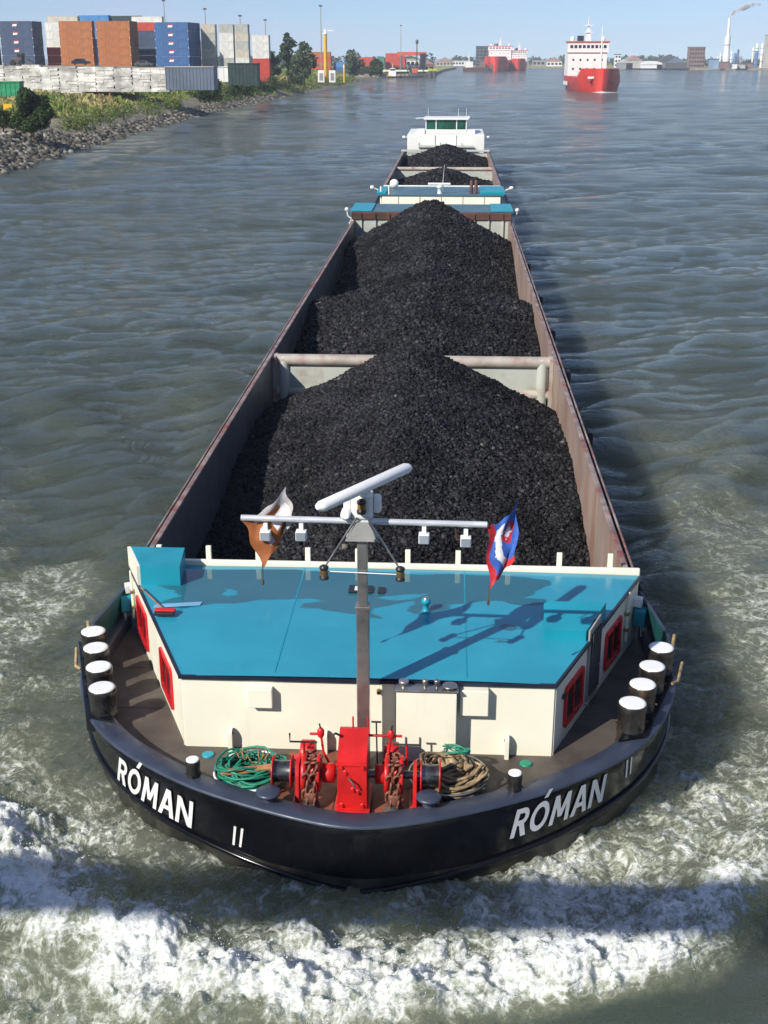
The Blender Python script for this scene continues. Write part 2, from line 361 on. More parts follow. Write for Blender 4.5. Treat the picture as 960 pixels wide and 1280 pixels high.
# bow wave: a breaking roll about three metres ahead of the waterline, opening out aft
aft = np.clip(Y-18.2, 0, None)
dc = 3.0+.22*aft+.5*vnoise(X*.45+3, Y*.45)
dec = np.exp(-aft/7.0)
lead = D-dc
roll = np.exp(-(lead/np.where(lead > 0, .62, 1.25))**2)
Z += np.where(near & (D > -.5), .50*dec*roll, 0)
Z += np.where(near, .20*np.exp(-np.clip(D, 0, 9)/.6)*sstep(27, 20, Y), 0)
turb = fbm(X*1.5, Y*1.5, 5, .55); turb2 = fbm(X*.55+40, Y*.55, 3, .5)
front = sstep(1.15, .35, lead)                                    # clean water ahead of the roll
env = np.where(near & (D > -1), front*(.36+.38*np.exp(-((lead+.25)/1.0)**2)+.14*np.exp(-((lead+2.0)/1.0)**2)*dec), 0)
env *= np.where(near, np.exp(-np.clip(Y-20.5, 0, None)/10.)*.86+.14*np.exp(-np.clip(Y-24, 0, None)/14.), 0)
env += np.where(near, .30*turb2*env+.10*turb*env, 0)
# older foam: patches thrown outwards along the sides, and a thin line at the plating
env = np.maximum(env, np.where(near, .50*sstep(.12, .75, fbm(X*.22+7, Y*.15, 4, .6)*.8+.42)*sstep(58, 25, Y)*sstep(1, 3, D)*sstep(12, 5.5, D+.06*(Y-24)), 0))
env = np.maximum(env, np.where(near, .40*np.exp(-np.clip(D, 0, 9)/.8)*sstep(52, 26, Y)*(.6+.5*turb2), 0))
env = np.clip(env, 0, .82)
rough_amp = np.clip(env, 0, 1)*dec
Z += .17*rough_amp*turb+.050*np.clip(env, 0, 1)*fbm(X*5.5, Y*5.5, 3, .6)*sstep(50, 24, Y)
Z += rough_amp*(.10*np.abs(turb2)+.20*np.abs(fbm(X*1.05+9, Y*1.05, 3, .5))+.13*np.abs(fbm(X*3.1, Y*3.1, 4, .6)))-.10*rough_amp
# white caps far out on the river
far = fbm(X*.10, Y*.22, 4, .5)
env = np.maximum(env, np.where(~near | (D > 6), .20*sstep(.85, 1.3, far+.25*turb)*sstep(700, 60, Y), 0))
Z += .45                                                          # loaded draught: river level on the hull
nr, nc = len(rows), len(cols); idx = np.arange(nr*nc).reshape(nr, nc)
F = np.stack([idx[:-1, :-1], idx[:-1, 1:], idx[1:, 1:], idx[1:, :-1]], -1).reshape(-1, 4)
t = NT('river water'); v = t.coord()
at = t.n.new('ShaderNodeAttribute'); at.attribute_name = 'foam'; fe = at.outputs['Fac']
wv = t.coord((1, 1, 1))
nA = t.noise(wv, 1.5, 7, .66, 1.2); nB = t.noise(wv, 6.5, 5, .64, .6); nC = t.noise(t.coord((1.0, .55, 1)), .55, 5, .55, .8)
vor = t.n.new('ShaderNodeTexVoronoi'); vor.feature = 'DISTANCE_TO_EDGE'; vor.inputs['Scale'].default_value = 2.3
dn = t.n.new('ShaderNodeMixRGB'); dn.blend_type = 'ADD'; dn.inputs[0].default_value = .55
nz3 = t.n.new('ShaderNodeTexNoise'); nz3.inputs['Scale'].default_value = 2.0; nz3.inputs['Detail'].default_value = 6
t.link(wv, nz3.inputs['Vector']); t.link(wv, dn.inputs[1]); t.link(nz3.outputs['Color'], dn.inputs[2]); t.link(dn.outputs[0], vor.inputs['Vector'])
lace = t.rng(vor.outputs['Distance'], .0, .16, 1., 0.)
fil = t.rng(t.math('ABSOLUTE', t.math('SUBTRACT', t.noise(wv, 1.1, 6, .6, 1.6), .5)), 0, .085, 1, 0)
fil2 = t.rng(t.math('ABSOLUTE', t.math('SUBTRACT', t.noise(wv, 3.4, 5, .62, 1.0), .5)), 0, .09, 1, 0)
pat = t.math('ADD', t.math('MULTIPLY', t.math('ADD', nA, t.math('MULTIPLY', nC, .5)), .45), t.math('ADD', t.math('MULTIPLY', nB, .30), t.math('ADD', t.math('MULTIPLY', lace, .04), t.math('ADD', t.math('MULTIPLY', fil, .13), t.math('MULTIPLY', fil2, .10)))))
th = t.math('SUBTRACT', 1.02, t.math('MULTIPLY', fe, .80))
fo = t.rng(t.math('SUBTRACT', pat, th), -.09, .09)
fo = t.math('MULTIPLY', fo, t.rng(fe, .02, .14))
aer = t.math('MULTIPLY', t.rng(t.math('SUBTRACT', pat, th), -.50, .02), t.rng(fe, .04, .35))
silt = t.rng(t.noise(t.coord((.05, .03, 1)), 1.0, 4), .35, .65)
wc = t.mix(silt, (.058, .080, .070), (.076, .094, .074))
wc = t.mix(t.math('MULTIPLY', aer, .62), wc, (.24, .25, .17))
fcol = t.mix(t.rng(t.math('SUBTRACT', pat, th), -.01, .27), (.36, .385, .31), t.mix(nB, (.70, .72, .70), (.88, .89, .88)))
wc = t.mix(fo, wc, fcol)
b = t.bsdf(wc, .2, 0, .5); b.inputs['IOR'].default_value = 1.333
t.link(t.rng(fo, 0, .8, 1.0, .12), b.inputs['Specular IOR Level'])
rip = t.math('ADD', t.math('MULTIPLY', t.noise(t.coord((1.0, 2.2, 1)), 2.6, 4, .78, .3), 2.4), t.math('MULTIPLY', t.noise(t.coord((.40, 1.05, 1)), 1.0, 4, .64, .3), 2.8))
rip = t.math('ADD', rip, t.math('MULTIPLY', t.noise(t.coord((.06, .17, 1)), 1.0, 4, .55, .3), 4.2))
gust = t.rng(t.noise(t.coord((.012, .045, 1)), 1.0, 5, .6, .4), .36, .62, .45, 1.25)
rip = t.math('MULTIPLY', rip, gust)
rip = t.math('ADD', rip, t.math('MULTIPLY', t.math('MULTIPLY', fo, t.math('ADD', nB, t.noise(v, 20, 3, .65))), .38))
t.link(t.math('ADD', t.math('MULTIPLY', fo, .6), t.rng(gust, .45, 1.25, .07, .15)), b.inputs['Roughness'])
t.bump(b, rip, 1.0, .42)
b.inputs['Subsurface Weight'].default_value = 1.0; t.link(t.rng(fo, 0, .7, 2.4, .10), b.inputs['Subsurface Scale']); b.inputs['Subsurface Radius'].default_value = (.9, 1.0, .7); b.subsurface_method = 'BURLEY'
M['water'] = t.m
me = mesh_np('water', np.c_[X, Y, Z], F, M['water'], True)
a = me.attributes.new('foam', 'FLOAT', 'POINT'); a.data.foreach_set('value', env.astype(np.float32))
water = tag(link_obj('water', me), 'grey green river water with choppy waves, wake and bow foam', kind='structure')
# spray thrown up over the roll
m = near & (rough_amp > .62) & (Y < 22) & (Y > 12) & (D > 1.6)
ii = RNG.choice(np.nonzero(m)[0], 3800)
hgt = RNG.exponential(.06, len(ii))
P = np.c_[X[ii]+RNG.normal(0, .12, len(ii)), Y[ii]+RNG.normal(0, .12, len(ii)), Z[ii]+hgt]
V, Fq = lumps(P, RNG.uniform(.004, .015, len(ii)), seed=8)
tag(link_obj('spray', mesh_np('spray', V, Fq, paint('spray drops', (.82, .84, .84), .35, var=.05))), 'fine white droplets thrown up over the bow wave', kind='stuff')
# ------------------------------------------------------------------ the front barge
barge = empty('cargo_barge', (0, 52, 0), 'long black barge heaped with coal, teal roofed deckhouse at its bow', 'barge')
def side_curve(arr, side): return [(side*a, b) for a, b in arr]
vs_ = [0, .03, .12, .25, .4, .55, .7, .85, 1.0, 1.12, 1.4]
mb = MB(); loops = []
for v in vs_:
    pts = []
    full = [(-1, i) for i in range(len(HT)-1, 0, -1)]+[(1, i) for i in range(len(HT))]
    for sd, i in full:
        p = HT[i]*(1-v)+HW[i]*v
        # a little hollow in the flare, rolled top edge
        hol = .05*math.sin(PI*min(v, 1))*max(0, 1-HS[i]/8)
        d = HW[i]-HT[i]; L = np.linalg.norm(d)+1e-6
        p = p+d/L*hol*min(1, L)
        if v == 0: p = p+np.array([-.02 if p[0] > .2 else 0, .02])
        pts.append((sd*p[0], p[1], ZT*(1-v)))
    pts = [(-5.66, HEND, pts[0][2])]+pts+[(5.66, HEND, pts[0][2])]
    loops.append(pts)
mb.loft(loops[:6], closed=False, mi=0); mb.loft(loops[5:], closed=False, mi=1)
n = len(loops[0]); mb.box(-5.65, 5.65, HEND-.05, HEND, -.5, 2.0)
hull = mb.build('hull', [M['hull'], M['boot']], barge)
# rubbing strake running round the bow and down both sides
mb = MB(); pts = [hull_at(s, max(.45, .68-.05*s), -1, .015) for s in np.linspace(HS[-1], .0, 60)]+[hull_at(s, max(.45, .68-.05*s), 1, .015) for s in np.linspace(.25, HS[-1], 60)]
mb.tube([(-5.70, HEND, 1.13)]+pts+[(5.70, HEND, 1.13)], .05, 8); mb.build('rubbing_strake', M['hull'], barge)
# gunwale cap
def inset(i, d):
    a = HT[max(0, i-1)]; b = HT[min(len(HT)-1, i+1)]
    if i == 0: return np.array([0, HT[0][1]+d])
    e = (b-a)/np.linalg.norm(b-a); return HT[i]+d*np.array([-e[1], e[0]])
ns = int(np.searchsorted(HT[:, 1], 23.6))
CAPW = .40
mb = MB(); lo = []
for d, z in ((-.012, ZT-.02), (-.012, ZT+.012), (.02, ZT+.03), (CAPW-.03, ZT+.03), (CAPW, ZT+.005), (CAPW, 1.78)):
    l = []
    for sd, i in [(-1, i) for i in range(ns, 0, -1)]+[(1, i) for i in range(ns+1)]:
        q = inset(i, d); l.append((sd*max(0, q[0]) if i else 0, q[1], z))
    lo.append(l)
mb.loft(lo, closed=False); mb.build('gunwale_cap', M['cap'], barge)
# foredeck
ZD = 1.82
mb = MB(); vsd = []; fs = []
for i in range(0, ns+1):
    q = inset(i, CAPW-.02); vsd += [(-max(0, q[0]), q[1], ZD), (max(0, q[0]), q[1], ZD)]
fs = [(2*i, 2*i+1, 2*i+3, 2*i+2) for i in range(ns)]
mb.add(vsd, fs)
deck = mb.build('foredeck', M['deck'], barge)
mb = MB(); mb.add([(-1.55, 17.05, ZD+.005), (-.45, 16.78, ZD+.005), (-.40, 18.72, ZD+.005), (-1.35, 18.72, ZD+.005)], [(0, 1, 2, 3)]).add([(.2, 16.80, ZD+.005), (1.05, 16.95, ZD+.005), (1.0, 17.6, ZD+.005), (.2, 17.6, ZD+.005)], [(0, 1, 2, 3)])
mb.build('red_oxide_patch', M['oxide'], deck)
# deck plates: weld seams as shallow ridges
for y in (20.1, 21.7):
    for sd in (-1, 1): MB().box(min(sd*3.6, sd*5.1), max(sd*3.6, sd*5.1), y, y+.02, ZD, ZD+.006).build('weld_seam', M['deck'], deck)
for sd, nm in ((-1, 'left'), (1, 'right')):
    # raised teal lined bulwark abreast of the deckhouse
    mb = MB(); lo = []
    ss = [s for s in np.linspace(0, HS[-1], 200) if 21.85 < np.interp(s, HS, HT[:, 1]) < 23.9]
    o = []
    for s in ss:
        a = hull_at(s, 0, sd); y = a[1]; f = (y-21.85)/2.05; zt = 2.66+.10*f; xt = sd*(5.70-.30*f); k = sd*.06
        o.append([(a[0], y, ZT-.02), (xt, y, zt), (xt-k, y, zt), (min(abs(a[0]), 5.75)*sd-k*2, y, 1.8)])
    for j in range(3):
        L = [[p[j] for p in o], [p[j+1] for p in o]]; mb.loft(L, closed=False, mi=(0, 1, 2)[j], sm=True)
    for e in (o[0], o[-1]): mb.add(e, [(0, 1, 2, 3)], 1)
    mb.build('raised_bulwark', [M['hull'], M['cap'], M['tealdark']], barge)
    a = hull_at(ss[0], 0, sd); MB().tube([(a[0]-sd*.05, a[1]-.04, 2.05), (a[0]-sd*.05, a[1]-.02, 2.45), (a[0]-sd*.02, a[1]+.05, 2.70)], .035, 8).build('bulwark_stanchion', M['rope'], barge)
    # side deck with its edge rail
    mb = MB(); x0, x1 = sorted((sd*5.02, sd*5.65)); mb.box(x0, x1, 23.3, HEND, 1.72, 1.80); mb.build('side_deck', M['deck'], barge)
    MB().tube([(sd*5.62, 25, 1.9), (sd*5.62, HEND, 1.9)], .06, 6).build('deck_edge_rail', M['hull'], barge)
    # coaming: inner plate, flange and hand rail
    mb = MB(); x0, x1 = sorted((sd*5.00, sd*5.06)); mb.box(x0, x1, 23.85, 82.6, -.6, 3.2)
    cm = mb.build('hold_coaming', M['coamin'] if sd > 0 else M['coamshade'], barge)  # left side takes the plating tone with shade painted in
    if sd < 0: tag(cm, 'left hold side plating with its shade put into the dark grey colour')
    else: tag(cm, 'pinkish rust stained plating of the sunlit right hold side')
    mb = MB(); x0, x1 = sorted((sd*4.985, sd*5.11)); mb.bbox(x0, x1, 23.83, 82.62, 3.2, 3.26, .02); mb.build('coaming_flange', M['rail'], barge)
    mb = MB(); mb.tube([(sd*5.24, 23.9, 3.12), (sd*5.24, 82.6, 3.12)], .035, 6)
    for y in np.arange(25, 82, 3.0): mb.box(*sorted((sd*5.06, sd*5.24)), y, y+.05, 1.8, 3.12)
    mb.build('coaming_rail', M['rail'], barge)
    for y in (36.5, 44.5, 52., 60.2, 70.5):
        q = MB(); q.lathe([(.10, 1.80), (.10, 2.25), (.16, 2.27), (.16, 2.34)], (sd*5.42, y, 0), n=12); q.build('side_bollard', M['black'], barge)
        q = MB(); q.bbox(*sorted((sd*5.72, sd*5.90)), y+1.2, y+1.75, .9, 2.1, .05); q.build('fender', M['black'], barge)
mb = MB(); mb.box(-5.0, 5.0, 23.8, 82.4, -.7, -.6); mb.build('hold_floor', M['darkgrey'], barge)
mb = MB(); mb.box(-5.06, 5.06, 23.78, 23.84, -.6, 3.22); mb.build('hold_end_plate', M['coamshade'], barge)
# aft end of the hold: pale ribbed plate under a brown band
mb = MB(); mb.box(-4.99, 4.99, 82.0, 82.06, -.6, 3.3)
for x in np.arange(-4.6, 4.7, .92): mb.box(x, x+.08, 81.88, 82.0, .5, 3.28)
mb.build('hold_end_plate', M['beam'], barge)
mb = MB(); mb.bbox(-5.2, 5.2, 81.9, 82.55, 3.3, 3.75, .03)
for x in np.arange(-4.6, 4.7, .92): mb.box(x, x+.06, 81.82, 81.9, 3.3, 3.7)
mb.build('hold_end_band', M['brown'], barge)
# cross beam with round top and bottom members
YB = 43.3
MB().tube([(-4.98, YB, 3.02), (4.98, YB, 3.02)], .21, 14).build('cross_beam_pipe', M['beamrust'], barge)
MB().tube([(-4.98, YB, 1.85), (4.98, YB, 1.85)], .18, 14).build('cross_beam_pipe', M['beamrust'], barge)
MB().box(-4.7, 4.7, YB-.05, YB+.05, 1.9, 3.0).build('cross_beam_plate', M['beam'], barge)
for x in (-4.62, 4.62):
    MB().lathe([(.19, -.6), (.19, 2.95), (.14, 3.15), (.05, 3.2)], (x, YB-.04, 0), n=14).build('cross_beam_post', M['beam'], barge)
for x in (-4.93, 4.93): MB().box(x-.06, x+.06, YB-.35, YB+.35, -.6, 3.19).build('cross_beam_bracket', M['beamrust'], barge)

# ---------------------------------------------------------------- deckhouse
FX, FY, RX, RY, ZR = 3.2, 18.80, 5.28, 23.60, 3.20
LW = Fr((-FX, FY, 0), (-(RX-FX), RY-FY, 0), (-(RY-FY), -(RX-FX), 0)); RW = Fr((FX, FY, 0), (RX-FX, RY-FY, 0), (RY-FY, -(RX-FX), 0))
WL = math.hypot(RX-FX, RY-FY); FW = Fr((-FX, FY, 0), (1, 0, 0), (0, -1, 0))
MB().prism([(0, ZD), (2*FX, ZD), (2*FX, ZR), (0, ZR)], FW, -.08, 0).build('deckhouse_wall', M['cream'], barge)
MB().prism([(.0, ZD), (WL, ZD), (WL, ZR), (.0, ZR)], LW, -.08, 0).build('deckhouse_wall', M['cream'], barge)
MB().prism([(.0, ZD), (WL, ZD), (WL, ZR), (.0, ZR)], RW, -.08, 0).build('deckhouse_wall', M['cream'], barge)
MB().box(-RX+.05, RX-.05, RY-.06, RY, ZD, ZR-.003).build('deckhouse_wall', M['cream'], barge)
# corner seams
for fr in (LW, RW):
    MB().prism([(.04, ZD), (.07, ZD), (.07, ZR-.03), (.04, ZR-.03)], fr, 0, .018).build('corner_seam', M['cream'], barge)
mb = MB(); nx, ny = 16, 12; V = []
for j in range(ny+1):
    y = FY-.03+(RY+.02-FY)*j/ny; hw = FX+.03+(RX-FX)*j/ny
    for i in range(nx+1):
        u = -1+2*i/nx; V.append((u*hw, y, ZR+.035*(1-u*u)+.03))
mb.add(V, [(j*(nx+1)+i, j*(nx+1)+i+1, (j+1)*(nx+1)+i+1, (j+1)*(nx+1)+i) for j in range(ny) for i in range(nx)], 0, True)
roof = mb.build('deckhouse_roof', M['roof'], barge)
mb = MB(); c = [(-FX-.045, FY-.05), (FX+.045, FY-.05), (RX+.045, RY), (-RX-.045, RY)]
mb.prism([(-FX-.05, ZR-.03), (FX+.05, ZR-.03), (FX+.05, ZR+.036), (-FX-.05, ZR+.036)], Fr((0, FY, 0), (1, 0, 0), (0, -1, 0)), .003, .05)
for fr in (LW, RW): mb.prism([(0, ZR-.03), (WL-.03, ZR-.03), (WL-.03, ZR+.036), (0, ZR+.036)], fr, .004, .05)
mb.build('roof_edge_trim', M['navy'], roof)
for x in (-1.6, 1.7): MB().box(x-.012, x+.012, FY+.1, RY-.05, ZR+.03+.035*(1-(x/4.2)**2)-.012, ZR+.036+.035*(1-(x/4.2)**2)).build('roof_seam', M['teal'], roof)
mb = MB(); mb.bbox(-RX, RX+.02, RY+.03, RY+.13, ZR-.2, ZR+.15, .02); mb.build('roof_rear_lip', M['cream'], barge)
for i in range(10):
    x = -4.69+i*1.0433; MB().bbox(x-.055, x+.055, RY+.14, RY+.22, ZR-.3, ZR+.42, .012).build('lip_bracket', M['cream'], barge)
# left rear locker and right companion hatch, both teal topped
mb = MB(); lf = [(-5.22, 23.55), (-4.1, 23.55), (-4.0, 22.55), (-4.80, 22.55)]
mb.add([(x, y, ZR+.03) for x, y in lf]+[(x, y, ZR+.46) for x, y in lf], [(0, 1, 5, 4), (1, 2, 6, 5), (2, 3, 7, 6), (3, 0, 4, 7), (4, 5, 6, 7)]); mb.build('roof_locker', M['teal'], barge)
MB().prism([(WL-1.15, ZR+.02), (WL-.02, ZR+.02), (WL-.02, ZR+.45), (WL-1.15, ZR+.45)], LW, -.03, .04).build('locker_side', M['cream'], barge)
mb = MB(); rf = [(3.12, 20.45), (3.88, 20.45), (4.36, 21.55), (3.18, 21.55)]
mb.add([(x, y, ZR+.03) for x, y in rf]+[(x, y, ZR+(.24 if k < 2 else .33)) for k, (x, y) in enumerate(rf)], [(0, 1, 5, 4), (1, 2, 6, 5), (2, 3, 7, 6), (3, 0, 4, 7), (4, 5, 6, 7)])
mb.build('companion_hatch', M['teal'], barge)
d = MB().prism([(1.82, ZD+.1), (2.50, ZD+.1), (2.50, ZR+.30), (1.82, ZR+.24)], RW, .002, .035).build('door', M['grey'], barge)
for k in range(5):
    u = 1.92+k*.12; MB().prism([(u, ZD+.25), (u+.05, ZD+.25), (u+.05, ZR+.14), (u, ZR+.14)], RW, .036, .075).build('door_slat', M['darkgrey'], d)
MB().tube([RW(2.44, 2.55, .04), RW(2.44, 2.55, .09), RW(2.34, 2.55, .09)], .012, 6).build('door_handle', M['steel'], d)
def window(fr, u0, u1, z0, z1):
    w = MB().ring(rrect(u0, u1, z0, z1, .10), rrect(u0+.10, u1-.10, z0+.09, z1-.09, .06), fr, .001, .045).build('window', M['redwin'], barge)
    MB().prism(rrect(u0+.09, u1-.09, z0+.08, z1-.08, .05), fr, .002, .012).build('pane', M['glass'], w)
    um = (u0+u1)/2; MB().prism([(um-.018, z0+.08), (um+.018, z0+.08), (um+.018, z1-.08), (um-.018, z1-.08)], fr, .013, .03).build('window_bar', M['redwin'], w)
window(LW, .92, 2.02, 2.02, 2.86); window(LW, 3.42, 4.55, 2.02, 2.86)
window(RW, .55, 1.60, 2.06, 2.88); window(RW, 2.95, 4.0, 2.06, 2.88)
# drain pipes, side lamps, cleats on the side walls
for fr, u in ((LW, 4.93), (RW, 4.32)):
    MB().tube([fr(u, ZR+.02, .05), fr(u, 2.35, .05), fr(u, 2.15, .05)], .03, 8).build('drain_pipe', M['cream'], barge)
    for z in (2.4, 2.75): MB().prism(rrect(u-.06, u+.06, z-.03, z+.03, .02), fr, .0, .09).build('pipe_clip', M['brass'], barge)
for fr, u in ((LW, 5.0), (RW, 4.85)):
    MB().prism(rrect(u, u+.28, 2.25, 2.62, .05), fr, .05, .28).build('side_light_box', M['teal'], barge)
    MB().tube([fr(u+.05, 2.25, .2), fr(u+.02, 2.05, .22), fr(u+.2, 2.0, .22), fr(u+.22, 2.25, .2)], .012, 6).build('lamp_guard', M['white'], barge)
    MB().prism(rrect(u+.06, u+.22, 2.64, 2.86, .04), fr, .002, .16).build('wall_box', M['white'], barge)
MB().prism(rrect(.42, .56, 2.72, 2.80, .03), RW, .0, .05).build('wall_lamp', M['black'], barge)
MB().tube([RW(1.72, 2.02, .0), RW(1.72, 2.02, .1), RW(1.76, 1.95, .1)], .014, 6).build('tap', M['steel'], barge)
# front wall fittings
def fw(x0, x1, z0, z1, o1, name, m, o0=.0): return MB().bbox(x0, x1, FY-o1, FY-o0-.001, z0, z1, .012).build(name, m, barge)
fw(-2.04, -1.62, 2.70, 3.06, .16, 'wall_vent', M['cream'])
fw(1.60, 2.08, 2.66, 3.14, .17, 'wall_vent', M['cream'])
sb = fw(.52, 1.54, ZD+.0, 3.17, .30, 'wall_locker', M['cream'])
MB().bbox(.50, 1.57, FY-.33, FY-.06, 3.172, 3.205, .01).build('locker_top', M['steel'], sb)
for x, r, h in ((.64, .085, .13), (1.00, .05, .15), (1.20, .05, .15), (1.42, .13, .06)):
    q = MB(); q.lathe([(r*.55, 3.205), (r*.55, 3.205+h*.55), (r, 3.205+h*.6), (r, 3.205+h*.95), (r*.8, 3.205+h)], (x, FY-.2, 0), n=16); q.build('vent_cowl', M['steel'], sb)
for x in (-2.38, -.72, 2.42):
    q = MB(); fr = Fr((x, FY, 0), (0, -1, 0), (1, 0, 0))
    out = [(0, ZD), (.16, ZD)]+[(.08+.09*math.cos(a), 2.16+.09*math.sin(a)) for a in np.linspace(-.2, PI*.95, 9)]+[(0, 2.2)]
    q.prism(out, fr, -.035, .035); e = q.build('lashing_eye', M['cream'], barge)
    MB().lathe([(.03, -.045), (.03, .045)], (x, FY-.085, 2.16), 'X', 10).build('eye_hole', M['darkgrey'], e)
q = MB(); q.lathe([(.035, -.10), (.045, -.02), (.03, 0)], (.21, FY, 3.02), 'Y', 10); q.build('wall_lamp', M['brass'], barge)
for x, m in ((-2.75, 'teal'), (2.75, 'ropegreen'), (-1.15, 'red')):
    MB().lathe([(.11, ZD), (.11, ZD+.02), (.09, ZD+.03)], (x, 18.52, 0), n=16).build('deck_filler_cap', M[m], barge)

# name on both bows: bold letters laid on the curved plating
def arc(cx, cy, rx, ry, a0, a1, n=20): return [(cx+rx*math.cos(math.radians(a0+(a1-a0)*k/n)), cy+ry*math.sin(math.radians(a0+(a1-a0)*k/n))) for k in range(n+1)]
GL = {'R': (.70, [([(.10, 0), (.10, 1)], .20), ([(.10, .91)]+arc(.36, .70, .21, .21, 90, -90)+[(.10, .49)], .18), ([(.36, .50), (.60, 0)], .21)]),
      'O': (.86, [(arc(.43, .5, .335, .41, 90, 450, 36), .19)]), "'": (0, [([(-.44, 1.10), (-.28, 1.36)], .17)]),
      'M': (1.00, [([(.13, 0), (.19, 1)], .19), ([(.20, 1), (.50, .22)], .18), ([(.50, .22), (.80, 1)], .18), ([(.81, 1), (.87, 0)], .19)]),
      'A': (.82, [([(.09, 0), (.385, 1)], .20), ([(.435, 1), (.73, 0)], .20), ([(.22, .33), (.60, .33)], .16)]),
      'N': (.84, [([(.10, 0), (.10, 1)], .19), ([(.13, .97), (.71, .03)], .20), ([(.74, 0), (.74, 1)], .19)])}
def bow_letters(text, side, corners, name):
    (sa, va), (sb_, vb), (sc, vc), (sd_, vd) = corners        # top start, top end, bottom start, bottom end
    strokes = []; x = 0
    for ch_ in text:
        w, st = GL[ch_]; strokes += [([(p+x, q_) for p, q_ in pts], wd_) for pts, wd_ in st]; x += w+(.10 if w else 0)
    tot = x-.10; mb = MB()
    for k, (pts, wd_) in enumerate(strokes):
        P = [Vector(p) for p in pts]
        if len(P) == 2: P = [P[0]+(P[1]-P[0])*i/8 for i in range(9)]
        L, R_ = [], []
        for i, p in enumerate(P):
            d = (P[min(i+1, len(P)-1)]-P[max(i-1, 0)]).normalized()
            if len(pts) > 30 and i in (0, len(P)-1): d = (P[1]-P[-2]).normalized()
            nn = Vector((-d.y, d.x))*wd_/2
            if len(pts) == 2 and abs(d.y) > .3: nn = Vector((-1 if d.y > 0 else 1, 0))*wd_/2/abs(d.y)*min(1, abs(d.y)*1.12)
            L.append(p+nn); R_.append(p-nn)
        def mp_(p):
            u = p.x/tot; w = p.y; s = (sa*(1-u)+sb_*u)*w+(sc*(1-u)+sd_*u)*(1-w); v = (va*(1-u)+vb*u)*w+(vc*(1-u)+vd*u)*(1-w); return hull_at(s, v, side, .014+.0012*k)
        mb.loft([[mp_(p) for p in L], [mp_(p) for p in R_]], closed=False, sm=False)
    return mb.build(name, M['white'], hull)
bow_letters("RO'MAN", -1, [(4.84, .09), (2.98, .14), (5.15, .42), (3.22, .44)], 'name_lettering')
bow_letters("RO'MAN", 1, [(2.72, .08), (4.58, .05), (2.74, .37), (4.58, .34)], 'name_lettering')
for side, (a, b, va, vb) in ((-1, (2.17, 2.33, .25, .46)), (1, (5.11, 5.18, .04, .25))):
    for k in range(2):
        da = (-.15 if side < 0 else .13)*k; w = .05
        MB().add([hull_at(s, v, side, .012) for s, v in ((a+da, va), (a+da+w, va), (b+da+w, vb), (b+da, vb))], [(0, 1, 2, 3)]).build('draught_mark', M['white'], hull)

# bollards: eight large ones with white lids, two small, two mushroom heads
def bollard(x, y, r, z0, z1, name='bollard', turn=0.):
    h = z1-z0
    b = MB().lathe([(r*1.06, z0), (r*1.06, z0+.03), (r*.98, z0+.05), (r*.98, z0+h*.30), (r*1.02, z0+h*.32), (r*1.02, z0+h*.36), (r*.98, z0+h*.38), (r*.98, z1-.14), (r*1.03, z1-.12), (r*1.03, z1-.012), (r*.99, z1)], (x, y, 0), n=28).build(name, M['bollard'], barge)
    MB().lathe([(r*.96, z1), (r*.95, z1+.012), (r*.80, z1+.022)], (x, y, 0), n=28).build('lid', M['white'], b)
    for a in (-PI/2+.25*math.sin(turn*3), -.2+.2*math.cos(turn*5), PI+.2): MB().cyl((x+math.cos(a)*r*.9, y+math.sin(a)*r*.9, z0+h*.55), (x+math.cos(a)*r*1.16, y+math.sin(a)*r*1.16, z0+h*.55), .02, 8).build('pin', M['bollard'], b)
for sd in (-1, 1):
    for k in range(4):
        tx, ty = (-5.60+.262*k, 21.72-.757*k) if sd < 0 else (5.46-.28*k, 21.54-.74*k)
        bollard(tx, ty, .245, ZD, 2.60+(.015, -.01, .0, .02)[k]*sd, turn=.5*k+sd)
    q = MB(); P4 = [(sd*5.86, 21.95), (sd*4.62, 18.95)]
    a, b_ = (-5.84, 22.1), (-4.86, 19.15)
    if sd > 0: a, b_ = (5.72, 21.9), (4.65, 18.98)
    dv = Vector((b_[0]-a[0], b_[1]-a[1], 0)).normalized(); fr = Fr((a[0]-sd*.02, a[1], 0), dv, (-sd*abs(dv.y), -abs(dv.x), 0)); L = math.hypot(b_[0]-a[0], b_[1]-a[1])
    q.prism([(0, ZD+.0), (L, ZD+.0), (L, ZT+.075), (0, ZT+.075)], fr, -.26, .30); q.build('bollard_plinth', M['hull'], barge)
    MB().tube([(tx2, ty2, 2.42) for tx2, ty2 in ((sd*5.83, 21.3), (sd*5.80, 21.2), (sd*5.62, 20.55), (sd*5.5, 20.45))], .03, 8).build('rope_guard', M['rope'], barge)
for x, y in ((-2.78, 17.45), (2.49, 17.33)): bollard(x, y, .115, ZD, 2.38, 'small_bollard')
for x, y in ((-1.44, 16.80), (1.11, 16.80)):
    MB().lathe([(.10, ZT+.03), (.09, ZT+.10), (.08, ZT+.14), (.20, ZT+.16), (.205, ZT+.19), (.17, ZT+.215), (.05, ZT+.225)], (x, y, 0), n=22).build('mushroom_bollard', M['cap'], barge)
